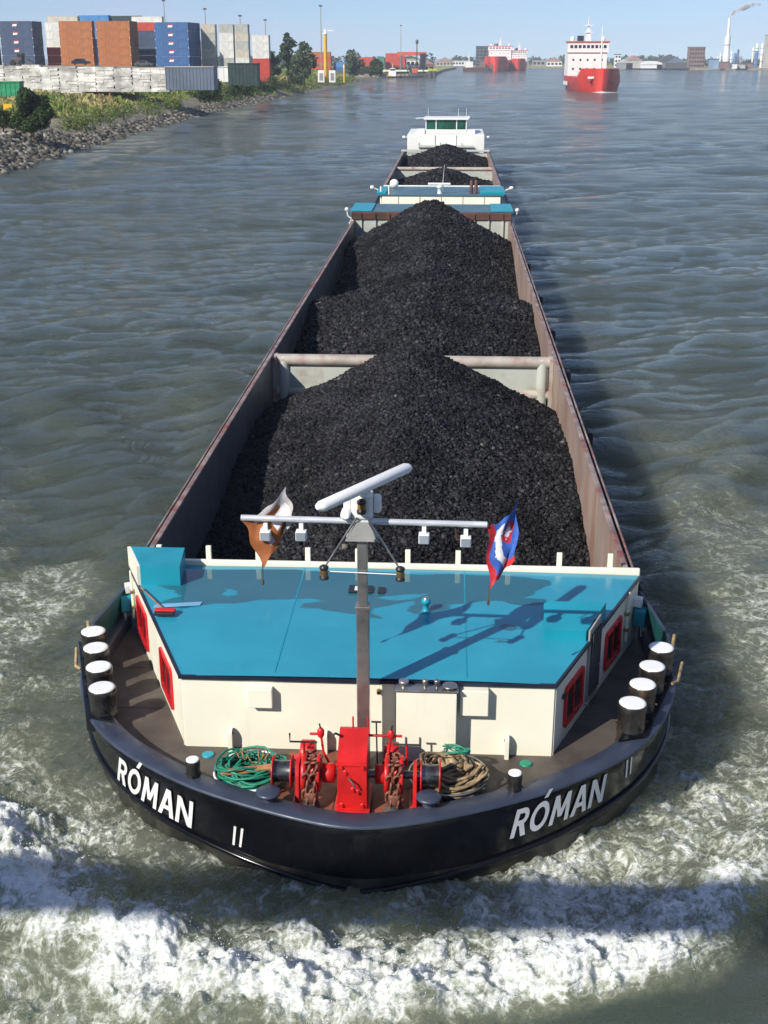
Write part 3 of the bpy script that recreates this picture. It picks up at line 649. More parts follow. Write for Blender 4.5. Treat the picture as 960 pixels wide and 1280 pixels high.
# ------------------------------------------------------------------ windlass
wd = MB()
fr = Fr((-.35, 0, 0), (0, 1, 0), (-1, 0, 0))
prof = [(16.88, ZD+.02), (17.55, ZD+.02), (17.62, 2.98), (17.50, 3.02), (16.88, 2.76)]
wd.prism(prof, fr, -.47, 0)
wd.bbox(-.40, .17, 16.80, 17.66, ZD, ZD+.09, .01)
windlass = wd.build('anchor_windlass', M['red'], barge); tag(windlass, 'red gearbox of the anchor winch with hinged cover')
MB().bbox(-.36, .13, 16.86, 16.885, 2.70, 2.75, .008).build('cover_hinge', M['red'], windlass)
for x, z in ((-.22, 2.58), (-.10, 2.27), (-.02, 2.23), (-.28, 1.98), (.05, 1.98), (-.28, 2.68), (.06, 2.68)):
    MB().lathe([(.028, -.035), (.028, -.01), (.04, 0)], (x, 16.878, z), 'Y', 8).build('bolt', M['red'], windlass)
MB().tube([(-.16, 16.87, 2.48), (-.10, 16.78, 2.46), (-.05, 16.78, 2.36)], .015, 6).build('cover_handle', M['darkgrey'], windlass)
MB().cyl((-1.45, 17.28, 2.32), (1.28, 17.28, 2.32), .065, 12).build('shaft', M['drum'], windlass)
for sd, xd0, xd1, xs, xg, xb in ((-1, -1.42, -1.12, -1.02, -.78, -.52), (1, .98, 1.28, .88, .56, .34)):
    c = (0, 17.28, 2.32)
    MB().lathe([(.19, xd0), (.17, (xd0+xd1)/2), (.19, xd1)], c, 'X', 26).build('warping_drum', M['drum'], windlass)
    for x in (xd0, xd1):
        MB().lathe([(.25, x-.014), (.27, x-.01), (.27, x+.01), (.25, x+.014)], c, 'X', 26).build('drum_flange', M['red'], windlass)
    q = MB(); f2 = Fr((xs, 0, 0), (0, 1, 0), (1, 0, 0)); q.prism([(17.0, ZD), (17.55, ZD), (17.46, 2.35), (17.40, 2.52), (17.16, 2.52), (17.10, 2.35)], f2, -.03, .03); q.bbox(xs-.09, xs+.09, 16.96, 17.6, ZD, ZD+.04, .008); q.build('bearing_stand', M['red'], windlass)
    MB().lathe([(.30, xg-.17), (.32, xg-.155), (.32, xg-.10), (.20, xg-.08), (.20, xg+.06), (.30, xg+.08), (.32, xg+.10), (.30, xg+.13)], c, 'X', 26).build('chain_wheel', M['red'], windlass)
    MB().lathe([(.10, xb-.11), (.16, xb-.1), (.16, xb+.1), (.10, xb+.11)], c, 'X', 20).build('coupling', M['red'], windlass)
    MB().lathe([(.20, -.22), (.22, -.2), (.22, .0), (.20, .02)], (xg+sd*.02, 17.70, 2.42), 'X', 20).build('brake_housing', M['red'], windlass)
    # chain from the wheel down to the hawse
    pts = [(17.42, 2.55), (17.30, 2.585), (17.17, 2.56), (17.06, 2.49), (17.00, 2.38), (16.97, 2.25), (16.95, 2.11), (16.93, 1.97)]
    lk = MB(); lk.tube([(math.cos(a)*.055, 0, math.sin(a)*.055+(.045 if math.sin(a) > 0 else -.045)) for a in np.linspace(0, 2*PI, 13)[:-1]], .021, 6, closed=True); lme = lk.mesh('chain_link', M['chain'])
    for j, (y, z) in enumerate(pts):
        for dx in (-.065, .055):
            y2, z2 = pts[min(j+1, len(pts)-1)] if j < len(pts)-1 else (y-.02, z-.14)
            o = link_obj('chain_link', lme, windlass); o.location = Vector((xg-.01+dx+(.01 if j % 2 else -.01), y, z))-OFF[windlass.name]
            o.rotation_euler = (math.atan2(-(y2-y), -(z2-z)+1e-6), 0, (PI/2 if j % 2 else .3)); 
    MB().lathe([(.10, 1.98), (.115, 2.0), (.115, 2.14), (.10, 2.16)], (xg, 16.99, 0), n=18).build('chain_stopper', M['chain'], windlass)
    MB().lathe([(.15, ZD), (.15, ZD+.05), (.12, ZD+.13), (.125, ZD+.15)], (xg, 16.97, 0), n=20).build('hawse_pipe', M['darkgrey'], windlass)
    # brake spindle with black T handle
    xh = xg-.14 if sd < 0 else xg+.18
    MB().cyl((xh, 17.35, 2.45), (xh, 17.30, 2.86), .022, 8).build('brake_spindle', M['red'], windlass)
    MB().tube([(xh-.22, 17.29, 3.02), (xh-.22, 17.29, 2.87), (xh+.22, 17.29, 2.87)] if sd < 0 else [(xh-.22, 17.29, 2.87), (xh+.22, 17.29, 2.87)], .016, 6).build('brake_handle', M['black'], windlass)
    # clutch lever
    xl = xb+sd*.10
    MB().tube([(xl-sd*.12, 17.42, 2.36), (xl, 17.45, 2.60), (xl+sd*.04, 17.48, 2.92)], .022, 8).build('clutch_lever', M['red'], windlass)
    MB().lathe([(.04, 2.86), (.06, 2.90), (.06, 2.98), (.03, 3.02)], (xl+sd*.04, 17.48, 0), n=12).build('lever_knob', M['red'], windlass)
    MB().cyl((xl+sd*.04, 17.48, 3.0), (xl+sd*.06, 17.48, 3.10), .014, 6).build('lever_pin', M['black'], windlass)
    MB().cyl((min(xl, 0)-.02 if sd < 0 else .12, 17.5, 2.90), (xl+sd*.22, 17.5, 2.90), .022, 6).build('link_rod', M['red'], windlass)
MB().cyl((.26, 17.5, 2.1), (.24, 17.5, 3.15), .014, 6).build('oil_dipstick', M['black'], windlass)
MB().cyl((.16, 17.5, 3.15), (.32, 17.5, 3.15), .016, 6).build('dipstick_handle', M['black'], windlass)
for x in (-.14, .10): MB().cyl((x, 17.56, 2.96), (x, 17.56, 3.20), .016, 6).build('cover_pin', M['red'], windlass)
MB().tube([(-.33, 17.3, 3.0), (-.40, 17.28, 3.05), (-.42, 17.2, 3.07)], .018, 6).build('cover_lever', M['black'], windlass)

# ------------------------------------------------------------------ mast
MX, MY = -.02, 18.27
mast = MB().bbox(MX-.105, MX+.105, MY-.105, MY+.105, ZD, 4.86, .02).build('signal_mast', M['steel'], barge)
MB().bbox(MX-.12, MX+.12, MY-.12, MY+.12, 4.80, 4.87, .01).build('mast_collar', M['steel'], mast)
MB().bbox(MX-.082, MX+.082, MY-.082, MY+.082, 4.87, 6.18, .015).build('upper_mast', M['steel'], mast)
MB().prism([(-.24, 6.05), (.24, 6.05), (.10, 6.32), (-.10, 6.32)], Fr((MX, MY, 0), (1, 0, 0), (0, -1, 0)), -.10, .10).build('mast_head', M['grey'], mast)
MB().bbox(MX-.26, MX+.26, MY-.16, MY+.14, 6.02, 6.05, .008).build('head_plate', M['grey'], mast)
MB().tube([(-1.95, MY-.02, 6.34), (1.95, MY-.02, 6.30)], .05, 10).build('crossbar', M['barsteel'], mast)
for sd in (-1, 1):
    MB().cyl((MX+sd*.08, MY-.12, 6.42), (MX+sd*.60, MY-.12, 5.56), .016, 6).build('stay', M['steel'], mast)
    q = MB().lathe([(.075, 5.36), (.075, 5.40), (.062, 5.41), (.062, 5.53), (.075, 5.54), (.075, 5.57), (.03, 5.60)], (MX+sd*.61, MY-.12, 0), n=14).build('navigation_light', M['black'], mast)
    MB().lathe([(.064, 5.42), (.067, 5.47), (.064, 5.52)], (MX+sd*.61, MY-.12, 0), n=14).build('lens', M['brass'], q)
MB().cyl((MX-.55, MY-.12, 5.49), (MX+.55, MY-.12, 5.46), .010, 5).build('spreader_rod', M['white'], mast)
q = MB().lathe([(.07, 6.50), (.075, 6.52), (.075, 6.56), (.06, 6.57), (.06, 6.66), (.075, 6.67), (.07, 6.71), (.03, 6.74)], (MX, MY-.16, 0), n=16).build('masthead_lamp', M['black'], mast)
MB().lathe([(.062, 6.575), (.066, 6.61), (.062, 6.655)], (MX, MY-.16, 0), n=16).build('lens', M['amber'], q)
# radar: pedestal, drive housing and a long white scanner bar
MB().bbox(MX-.17, MX+.17, MY-.10, MY+.22, 6.36, 6.78, .05).build('radar_housing', M['white'], mast)
for sd in (-1, 1): MB().bbox(*sorted((MX+sd*.17, MX+sd*.30)), MY-.04, MY+.16, 6.45, 6.74, .05).build('radar_cheek', M['white'], mast)
MB().lathe([(.10, 6.78), (.09, 6.86)], (MX+.05, MY-.1, 0), n=14).build('radar_pivot', M['white'], mast)
a, b_ = Vector((-.60, 17.08, 6.95)), Vector((.70, 19.15, 6.95)); dv = (b_-a).normalized(); sv = Vector((dv.y, -dv.x, 0)); L = (b_-a).length
q = MB(); lo = []
for k, w in ((0, .25), (.02, .75), (.05, 1), (.95, 1), (.98, .75), (1, .25)):
    lo.append([tuple(a+dv*L*k+sv*.11*w*math.cos(t_)+Vector((0, 0, .085*w*math.sin(t_)))) for t_ in np.linspace(0, 2*PI, 17)[:-1]])
q.loft(lo); q.add(lo[0], [tuple(range(16))]); q.add(lo[-1], [tuple(range(16))])
q.build('radar_scanner', M['white'], mast)
MB().lathe([(.05, -.16), (.085, -.14), (.085, .06), (.05, .08)], (-.27, MY-.02, 6.46), 'Y', 14).build('camera_pod', M['white'], mast)
def flood(x, z, front):
    q = MB().bbox(x-.085, x+.085, MY-.14, MY+.02, z-.13, z+.03, .015).build('floodlight', M['white'], mast)
    MB().bbox(x-.075, x+.075, MY-.150, MY-.139, z-.12, z+.02, .004).build('lamp_glass', M['lampglass'], q)
    MB().bbox(x-.035, x+.035, MY-.06, MY, z+.03, z+.14, .006).build('lamp_bracket', M['white'], q)
for x, z in ((-.99, 6.13), (.96, 6.12), (-1.56, 6.12), (1.62, 6.08)): flood(x, z, True)
MB().tube([(1.45, MY, 6.28), (1.47, MY, 6.05), (1.58, MY, 6.0)], .012, 5).build('lamp_arm', M['brown'], mast)

# ------------------------------------------------------------------ flags (cloth hung from the bar ends)
def cloth(name, A, B, C, D, n, colf, mats, amp, label):
    A, B, C, D = map(Vector, (A, B, C, D)); V = []; F = []; mi = []
    for j in range(n+1):
        for i in range(n+1):
            u, v = i/n, j/n; p = A*(1-u)*(1-v)+B*(1-u)*v+C*u*(1-v)+D*u*v
            p = p+Vector((.03*math.sin(v*9+u*3), amp*math.sin(u*7.5+v*3.2)*(.2+u)+.4*amp*math.sin(v*11-u*4), -.05*math.sin(u*PI)+.02*math.sin(u*15+v*4))); V.append(p)
    for j in range(n):
        for i in range(n): F.append((j*(n+1)+i, j*(n+1)+i+1, (j+1)*(n+1)+i+1, (j+1)*(n+1)+i)); mi.append(colf((i+.5)/n, (j+.5)/n))
    o = link_obj(name, mesh_np(name, [tuple(p) for p in V], F, mats, True, mi)); return tag(o, label, 'flag')
fc = {k: paint('flag '+k, c, .8, var=.12, scale=8) for k, c in {'blue': (.035, .11, .42), 'red': (.50, .02, .03), 'white': (.70, .70, .72), 'brown': (.30, .095, .025), 'grey': (.42, .40, .40), 'dark': (.03, .025, .03)}.items()}
def cf1(u, v):
    if u > .90 or (v < .18 and u > .15): return 4
    if u > .55 and .35 < v < .62: return 1
    if .62 < u < .80 and v > .7: return 2
    if .30 < u < .42 and .38 < v < .8: return 3
    if u > .80: return 3
    return 0
cloth('signal_flag', (-1.93, MY-.04, 6.28), (-1.62, MY-.14, 5.54), (-1.26, MY+.22, 6.76), (-1.10, MY+.10, 6.30), 30, cf1, [fc['brown'], fc['white'], fc['dark'], fc['grey'], fc['grey']], .05, 'brown and white flag, furled, on the left end of the mast crossbar')
def cf2(u, v):
    if u < .17+.06*math.sin(v*9) or v > .90: return 1
    w = abs((u-.42)-.35*(v-.5)+.06*math.sin(v*13))
    if .20 < v < .85 and w < .10: return 2
    if .25 < u < .55 and .12 < v < .30: return 2
    du, dv_ = abs(u-.72), abs(v-.36)
    if du+dv_ < .20: return 1 if du+dv_ > .09 and (du < .06 or dv_ < .06 or du+dv_ > .15) else 2
    return 0
cloth('ship_flag', (1.95, MY-.03, 6.25), (2.00, MY-.16, 5.28), (2.44, MY+.26, 6.60), (2.42, MY-.02, 5.72), 36, cf2, [fc['blue'], fc['red'], fc['white']], .05, 'blue, white and red flag hanging from the right end of the crossbar')
for nm, p, lab in (('flag_line', (-1.62, MY-.14, 5.54), 'short knotted line under the brown flag'), ('flag_line', (2.00, MY-.16, 5.28), 'short weighted line under the blue and red flag')):
    x, y, z = p; tag(MB().tube([(x, y, z+.05), (x+.01, y, z-.10), (x, y, z-.2)], .008, 5).lathe([(.02, z-.3), (.025, z-.26), (.02, z-.2)], (x, y, 0), n=8).build(nm, M['brass']), lab, 'line', None)

# ------------------------------------------------------------------ things lying on the deck and roof
def coil(name, cx, cy, z0, r, mats, turns, label, spread, seed, wr):
    g = random.Random(seed); q = empty(name, (cx, cy, ZD), label, 'rope coil')
    def rope(nm, m, n, rr, z, rad, wob):
        pts = []; ph = g.uniform(0, 6)
        for k in range(n*26):
            a = 2*PI*k/26; tt = k/(n*26); w = rr*(.72+.26*math.sin(tt*23+ph)+.05*g.uniform(-1, 1))
            pts.append((cx+w*math.cos(a)*1.05+wob*math.sin(tt*11), cy+w*math.sin(a)*.95+wob*math.cos(tt*13), z+.16*tt+.05*math.sin(a*1.7+tt*31+ph)))
        MB().tube(pts, rad, 6).build(nm, m, q)
    for (m, n, rr, z, rad) in mats: rope('rope', M[m], n, rr, z, rad, spread)
    rim = [(cx+r*math.cos(a), cy+r*math.sin(a), z0+.22) for a in np.linspace(0, 2*PI, 41)[:-1]]
    MB().tube(rim, .020, 8, closed=True).build('basket_rim', M[wr], q)
    low = [(cx+r*.86*math.cos(a), cy+r*.86*math.sin(a), z0+.05) for a in np.linspace(0, 2*PI, 33)[:-1]]
    MB().tube(low, .016, 6, closed=True).build('basket_ring', M['black'], q)
    for a in np.linspace(0, 2*PI, 9)[:-1]:
        MB().tube([(cx+r*.80*math.cos(a), cy+r*.80*math.sin(a), ZD), (cx+r*.86*math.cos(a), cy+r*.86*math.sin(a), z0+.05), (cx+r*math.cos(a), cy+r*math.sin(a), z0+.22)], .014, 6).build('basket_leg', M['black'], q)
    return q
cl = coil('rope_basket', -1.86, 17.72, ZD, .62, [('ropegreen', 11, .56, ZD+.10, .024), ('ropegreen', 9, .50, ZD+.20, .022), ('ropegreen', 3, .58, ZD+.28, .02)], 10, 'green hose coiled in a round white rimmed basket left of the winch', .05, 4, 'white')
tag(cl, cat='rope coil')
tag(MB().bbox(-2.30, -1.40, -.07, .07, -.03, .03, .012).build('wooden_plank', M['wood'], None, (0, 0, 0)), 'weathered wooden plank lying across the coiled green hose', 'plank')
pl = bpy.data.objects['wooden_plank']; pl.location = (-.05, 17.80, 2.30); pl.rotation_euler = (0, -.06, .16)
q = MB()
for k in range(4):
    x = -2.05+.09*k+(.18 if k > 1 else 0); q.tube([(x+.05*math.cos(a), 17.76+.10*math.sin(a)+.06*k*0, 2.31+.055*math.sin(a*2+k)+.02) for a in np.linspace(0, 2*PI, 13)[:-1]], .010, 5, closed=True)
q.tube([(-1.9, 17.68, 2.33), (-1.8, 17.6, 2.20), (-1.7, 17.66, 2.28), (-1.6, 17.75, 2.34)], .010, 5)
tag(q.build('lashing_rope', M['wood']), 'thin orange rope looped around the wooden plank', 'rope')
coil('rope_basket', 1.42, 17.80, ZD, .66, [('ropegrey', 12, .60, ZD+.08, .028), ('rope', 8, .52, ZD+.19, .030), ('rope', 4, .60, ZD+.25, .026), ('ropegrey', 4, .44, ZD+.30, .026)], 10, 'tan and brown mooring ropes heaped in a basket right of the winch', .06, 9, 'steel')
q = MB(); g_ = random.Random(2)
for k in range(3): q.tube([(1.55+.20*math.cos(a+k)+g_.uniform(-.03, .03), 18.05+.10*math.sin(a), 2.33+.03*k+.02*math.sin(3*a)) for a in np.linspace(0, 2*PI, 16)[:-1]], .014, 5, closed=True)
tag(q.build('green_rope', M['ropegreen']), 'small green rope bundle on top of the tan ropes', 'rope')
q = MB(); g_ = random.Random(5)
pts = [(1.15+.65*t_/14+g_.uniform(-.05, .05), 17.80+.16*math.sin(t_*1.3), 2.24+.03*math.sin(t_)) for t_ in range(15)]
q.tube(pts, .055, 8, radii=[.03]+[.05+g_.uniform(0, .025) for _ in range(13)]+[.03]); tag(q.build('canvas_roll', M['rope']), 'crumpled tan canvas lying on the brown ropes', 'canvas')
bro = empty('broom', (-4.05, 21.15, 3.27), 'broom with red head lying on the teal roof', 'broom')
MB().cyl((-4.75, 22.30, 3.30), (-4.02, 21.20, 3.32), .016, 8).build('handle', M['wood'], bro)
MB().bbox(-4.20, -3.80, 21.10, 21.22, 3.30, 3.37, .02).build('head', M['red'], bro)
MB().bbox(-4.19, -3.81, 21.02, 21.12, 3.275, 3.34, .015).build('bristles', M['black'], bro)
ol = MB().add([(-4.30, 21.42, 3.262), (-3.42, 21.58, 3.262), (-3.40, 21.75, 3.266), (-4.30, 21.59, 3.262)], [(0, 1, 2, 3)]).build('roof_hatch_strip', paint('pale blue tape', (.20, .42, .62), .4), barge)
sp = MB().bbox(-.60, -.12, 22.30, 22.62, 3.275, 3.31, .008).build('solar_panel', M['black'], barge)
MB().bbox(-.48, -.34, 22.35, 22.55, 3.311, 3.316, .002).build('panel_sticker', M['white'], sp)
MB().bbox(-.02, .12, 22.30, 22.55, 3.275, 3.31, .008).build('solar_panel', M['black'], barge)
rv = MB().lathe([(.09, 3.26), (.09, 3.28), (.055, 3.30), (.055, 3.42), (.085, 3.44), (.095, 3.50), (.06, 3.54)], (.95, 21.53, 0), n=16).build('roof_vent', M['teal'], barge)
MB().lathe([(.06, 3.54), (.055, 3.56), (.02, 3.57)], (.95, 21.53, 0), n=14).build('vent_cap', M['steel'], rv)

# ------------------------------------------------------------------ coal
def coal_load(name, y0, y1, hw, hf, nl, smin, smax, seed, label, nx=90, ny=150):
    g = np.random.default_rng(seed)
    def H(x, y):
        h = hf(x, y); k = .15*fbm(x*.38+3, y*.38, 4, .5)+.05*fbm(x*1.1, y*1.1, 3, .5)+.045*fbm(x*3, y*3, 3, .6); return h+k
    xs = np.linspace(-hw, hw, nx); ys = np.linspace(y0, y1, ny); XX, YY = np.meshgrid(xs, ys); ZZ = H(XX.ravel(), YY.ravel())
    V = np.c_[XX.ravel(), YY.ravel(), ZZ]; id_ = np.arange(nx*ny).reshape(ny, nx)
    F = np.stack([id_[:-1, :-1], id_[:-1, 1:], id_[1:, 1:], id_[1:, :-1]], -1).reshape(-1, 4)
    px, py = g.uniform(-hw, hw, nl), g.uniform(y0, y1, nl); S = smin*(smax/smin)**(g.uniform(0, 1, nl)**2.2)
    P = np.c_[px, py, H(px, py)+S*.12]; V2, F2 = lumps(P, S, .85, seed)
    me = mesh_np(name, np.vstack([V, V2]), np.vstack([F, F2+len(V)]), [M['coalbase'], M['coal']], False, np.r_[np.zeros(len(F)), np.ones(len(F2))])
    return tag(link_obj(name, me), label, 'coal', kind='stuff')
def heap(y0, pts):                                             # (y, centre height, side height)
    ys, c, s = np.array(pts).T
    def hf(x, y):
        k = np.clip(np.abs(x)/5.0, 0, 1); k = np.sqrt(k*k+.012)-.1
        return np.interp(y, ys, c)*(1-k)+np.interp(y, ys, s)*k
    return hf
coal_load('coal_heap', 23.95, 42.95, 4.98, heap(0, [(23.9, 1.2, .4), (27.5, 2.0, .75), (31, 2.8, 1.25), (35, 3.35, 1.75), (38, 3.6, 1.75), (40.8, 3.95, 1.45), (41.8, 3.75, 1.25), (43, 3.1, .9)]), 98000, .035, .125, 1, 'black coal heap in the foremost hold between teal roof and pale beam')
coal_load('coal_heap', 43.7, 81.8, 4.98, heap(0, [(43.6, 2.5, 1.0), (46, 2.8, 1.3), (50, 3.4, 1.8), (55.5, 4.05, 2.45), (57, 4.0, 2.2), (60.5, 3.2, .8), (64, 2.9, .5), (70, 3.8, 1.3), (74, 4.5, 2.0), (77.3, 5.0, 2.1), (78.5, 4.8, 2.0), (82, 3.6, 1.6)]), 56000, .06, .17, 2, 'two merging black coal peaks in the second hold behind the beam')

# ------------------------------------------------------------------ the vessel coupled astern
ves = empty('cargo_vessel', (0, 125, 0), 'second coal laden vessel with white wheelhouse coupled behind the front barge', 'barge')
q = MB(); st = []
TV = [(0, 89.2), (2.4, 89.5), (4.0, 90.6), (5.0, 92.6), (5.35, 96), (5.35, 158), (4.6, 163), (2.5, 165), (0, 165.4)]
lo = [[(s*x*k, y+d, z) for s, arr in ((-1, TV[::-1]), (1, TV[1:-1])) for x, y in arr] for z, k, d in ((2.3, 1, 0), (1.2, .99, .1), (0, .97, .35), (-.8, .95, .4))]
q.loft(lo, closed=True); q.build('hull', M['hull'], ves)
q = MB(); q.add([(s*x, y, 2.05) for s, arr in ((-1, TV[::-1]), (1, TV[1:-1])) for x, y in arr], [tuple(range(2*len(TV)-2))]); q.build('main_deck', M['tealdark'], ves)
# aft gear of the front barge: teal catwalk roof, side boxes, brackets
MB().bbox(-5.3, 5.3, 82.6, 87.2, 3.62, 3.74, .03).build('aft_house_roof', M['greyteal'], barge)
MB().box(-5.1, 5.1, 82.7, 87.0, 1.8, 3.62).build('aft_house', M['cream'], barge)
for sd in (-1, 1):
    MB().bbox(*sorted((sd*3.9, sd*5.32)), 82.6, 86.8, 3.745, 3.84, .02).build('aft_roof_plate', M['teal'], barge)
    a = MB().tube([(sd*5.3, 83.2, 3.2), (sd*5.55, 83.2, 3.4), (sd*5.6, 83.2, 3.7)], .04, 6).build('davit', M['white'], barge)
    MB().lathe([(.05, -.12), (.15, 0), (.05, .12)], (sd*5.6, 83.2, 3.8), 'Y', 12).build('search_light', M['white'], a)
    for k in range(3): MB().cyl((sd*5.5, 84+1.2*k, 1.8), (sd*5.5, 84+1.2*k, 2.9), .04, 6).build('stanchion', M['white'], barge)
# vessel forehouse: cream front, teal roof corners, mast stubs and a small radar
MB().box(-4.4, 4.4, 94.5, 94.6, 2.05, 3.55).build('forehouse_wall', M['cream'], ves)
for x in np.arange(-3.2, 3.3, 1.6): MB().box(x, x+.04, 94.47, 94.5, 2.1, 3.5).build('wall_seam', M['grey'], ves)
MB().bbox(-4.7, 4.7, 94.4, 100.8, 3.55, 3.62, .03).build('forehouse_roof', M['greyteal'], ves)
for sd in (-1, 1):
    MB().box(*sorted((sd*4.36, sd*4.42)), 94.6, 100.5, 2.05, 3.55).build('forehouse_wall', M['cream'], ves)
MB().bbox(2.9, 4.75, 94.6, 99.0, 3.625, 3.86, .03).build('roof_locker', M['teal'], ves)
MB().bbox(-4.8, -4.1, 94.6, 99.0, 3.625, 3.80, .03).build('roof_locker', M['teal'], ves)
MB().bbox(-4.6, 4.6, 100.5, 100.8, 3.625, 3.72, .03).build('roof_rear_lip', M['shipwhite'], ves)
rm = MB().lathe([(.2, 3.62), (.16, 4.0), (.26, 4.05), (.26, 4.2), (.1, 4.25)], (-.1, 95.5, 0), n=14).build('radar_mast', M['white'], ves)
MB().bbox(-1.0, .7, 95.3, 95.6, 4.25, 4.4, .06).build('radar_scanner', M['white'], rm)
MB().cyl((.05, 97, 3.6), (.2, 97, 5.6), .03, 6, r1=.01).build('whip_aerial', M['white'], rm)
for x in (2.25, 2.6): MB().lathe([(.13, 3.6), (.13, 4.5), (.06, 4.6)], (x, 95.6, 0), n=12).build('exhaust_stub', M['brown'], ves)
MB().lathe([(.05, -.05), (.34, -.03), (.34, .03), (.05, .05)], (-3.7, 99, 4.0), 'Y', 18).build('round_vent', M['white'], ves)
for x in (-4.5, -3.9): MB().cyl((x, 94.8, 2.05), (x, 94.8, 4.2), .06, 8).build('stanchion', M['cream'], ves)
for sd in (-1, 1):
    a = MB().tube([(sd*4.6, 97, 3.6), (sd*5.0, 97, 3.8), (sd*5.2, 97, 3.85)], .04, 6).build('lamp_arm', M['white'], ves); MB().lathe([(.05, -.15), (.13, -.1), (.14, .1), (.05, .15)], (sd*5.3, 97, 3.9), 'X', 12).build('search_light', M['white'], a)
# vessel hold
for sd in (-1, 1):
    MB().box(*sorted((sd*4.6, sd*4.68)), 101, 143, .2, 3.35).build('hold_coaming', M['coamin'] if sd > 0 else M['coamshade'], ves)  # same shade-darkened tone on the left side here
    MB().bbox(*sorted((sd*4.56, sd*4.80)), 101, 143, 3.35, 3.45, .02).build('coaming_flange', M['rail'], ves)
MB().box(-4.68, 4.68, 100.85, 100.98, .2, 3.5).build('hold_end_plate', M['brown'], ves)
MB().box(-4.6, 4.6, 142.6, 142.7, .2, 3.3).build('hold_end_plate', M['beam'], ves)
MB().bbox(-4.9, 4.9, 142.4, 143.2, 3.40, 3.6, .04).build('hold_end_band', M['beam'], ves)
MB().tube([(-4.6, 122.5, 3.2), (4.6, 122.5, 3.2)], .18, 10).build('cross_beam_pipe', M['beamrust'], ves)
MB().box(-4.6, 4.6, 122.45, 122.55, 1.8, 3.1).build('cross_beam_plate', M['beam'], ves)
coal_load('coal_heap', 101.1, 122.3, 4.58, heap(0, [(101, 1.2, .7), (108, 2.5, 1.2), (115, 3.0, 1.6), (120.0, 3.35, 1.8), (122.3, 2.9, 1.5)]), 11000, .16, .30, 3, 'far coal heap in the front hold of the second vessel', 50, 70)
coal_load('coal_heap', 122.7, 142.4, 4.58, heap(0, [(122.6, 1.6, 1.0), (130, 2.8, 1.6), (137, 3.7, 2.3), (140.5, 4.15, 2.4), (142.4, 3.7, 2.2)]), 9000, .18, .32, 4, 'farthest coal heap just ahead of the white wheelhouse', 50, 70)
# vessel accommodation and wheelhouse
def vb(x0, x1, y0, y1, z0, z1, nm, m, p=ves, b=.05): return MB().bbox(x0, x1, y0, y1, z0, z1, b).build(nm, m, p)
vb(-4.35, 4.35, 145.5, 158, 2.05, 5.05, 'accommodation_block', M['shipwhite'])
for x in (-1.2, 1.2): vb(x-.03, x+.03, 145.44, 145.5, 3.0, 5.0, 'panel_seam', M['grey'], b=.01)
for x in (-2.9, -.5, 1.9): MB().cyl((x, 145.2, 3.3), (x-.1, 145.2, 4.2), .07, 6).build('vent_pipe', M['grey'], ves)
vb(-3.1, 3.1, 144.2, 145.3, 3.72, 3.92, 'hatch_stack', M['beam'])
vb(-3.35, 3.35, 147.5, 155, 5.06, 5.25, 'wheelhouse_base', M['shipwhite'])
for sd in (-1, 1): vb(*sorted((sd*2.42, sd*3.3)), 147.3, 150, 5.06, 5.5, 'bridge_wing', M['shipwhite'])
wh = vb(-2.35, 2.35, 148, 153, 5.26, 5.48, 'wheelhouse', M['shipwhite'])
for x in (-2.3, -1.15, 1.2, 2.3): vb(x-.05, x+.05, 148, 148.1, 5.48, 6.55, 'window_post', M['shipwhite'], wh, .01)
for x0, x1 in ((-2.25, -1.2), (-1.1, 1.15), (1.25, 2.25)): vb(x0, x1, 148.03, 148.07, 5.49, 6.54, 'window_pane', M['greenglass'], wh, .005)
for sd in (-1, 1): vb(*sorted((sd*2.28, sd*2.33)), 148.1, 153, 5.48, 6.55, 'window_pane', M['greenglass'], wh, .005)
vb(-2.3, 2.3, 152.9, 153, 5.48, 6.55, 'rear_wall', M['shipwhite'], wh, .01)
vb(-2.55, 2.55, 147.7, 153.3, 6.55, 6.72, 'wheelhouse_roof', M['shipwhite'], wh)
vb(-.25, .2, 149.5, 149.9, 5.48, 6.3, 'helm_seat', M['black'], wh)
MB().cyl((-2.5, 149, 6.7), (-3.5, 149, 6.65), .05, 6).build('radar_arm', M['white'], wh)
MB().lathe([(.08, 6.6), (.16, 6.75), (.08, 6.9)], (2.6, 149, 0), n=10).build('search_light', M['white'], wh)
for x in (-2.1, 1.4, 2.3): MB().cyl((x, 150, 6.7), (x, 150, 7.7), .02, 5).build('whip_aerial', M['white'], wh)
for sd in (-1, 1):
    a = MB().cyl((sd*4.3, 147, 4.7), (sd*4.7, 147, 4.7), .05, 6).build('lamp_arm', M['white'], ves); MB().lathe([(.05, -.15), (.15, -.1), (.15, .1), (.05, .15)], (sd*4.8, 147, 4.7), 'X', 12).build('search_light', M['white'], a)

ves.location.x += .5
for o in COL.objects:
    if o.name in ('coal_heap.002', 'coal_heap.003'): o.location.x = .5
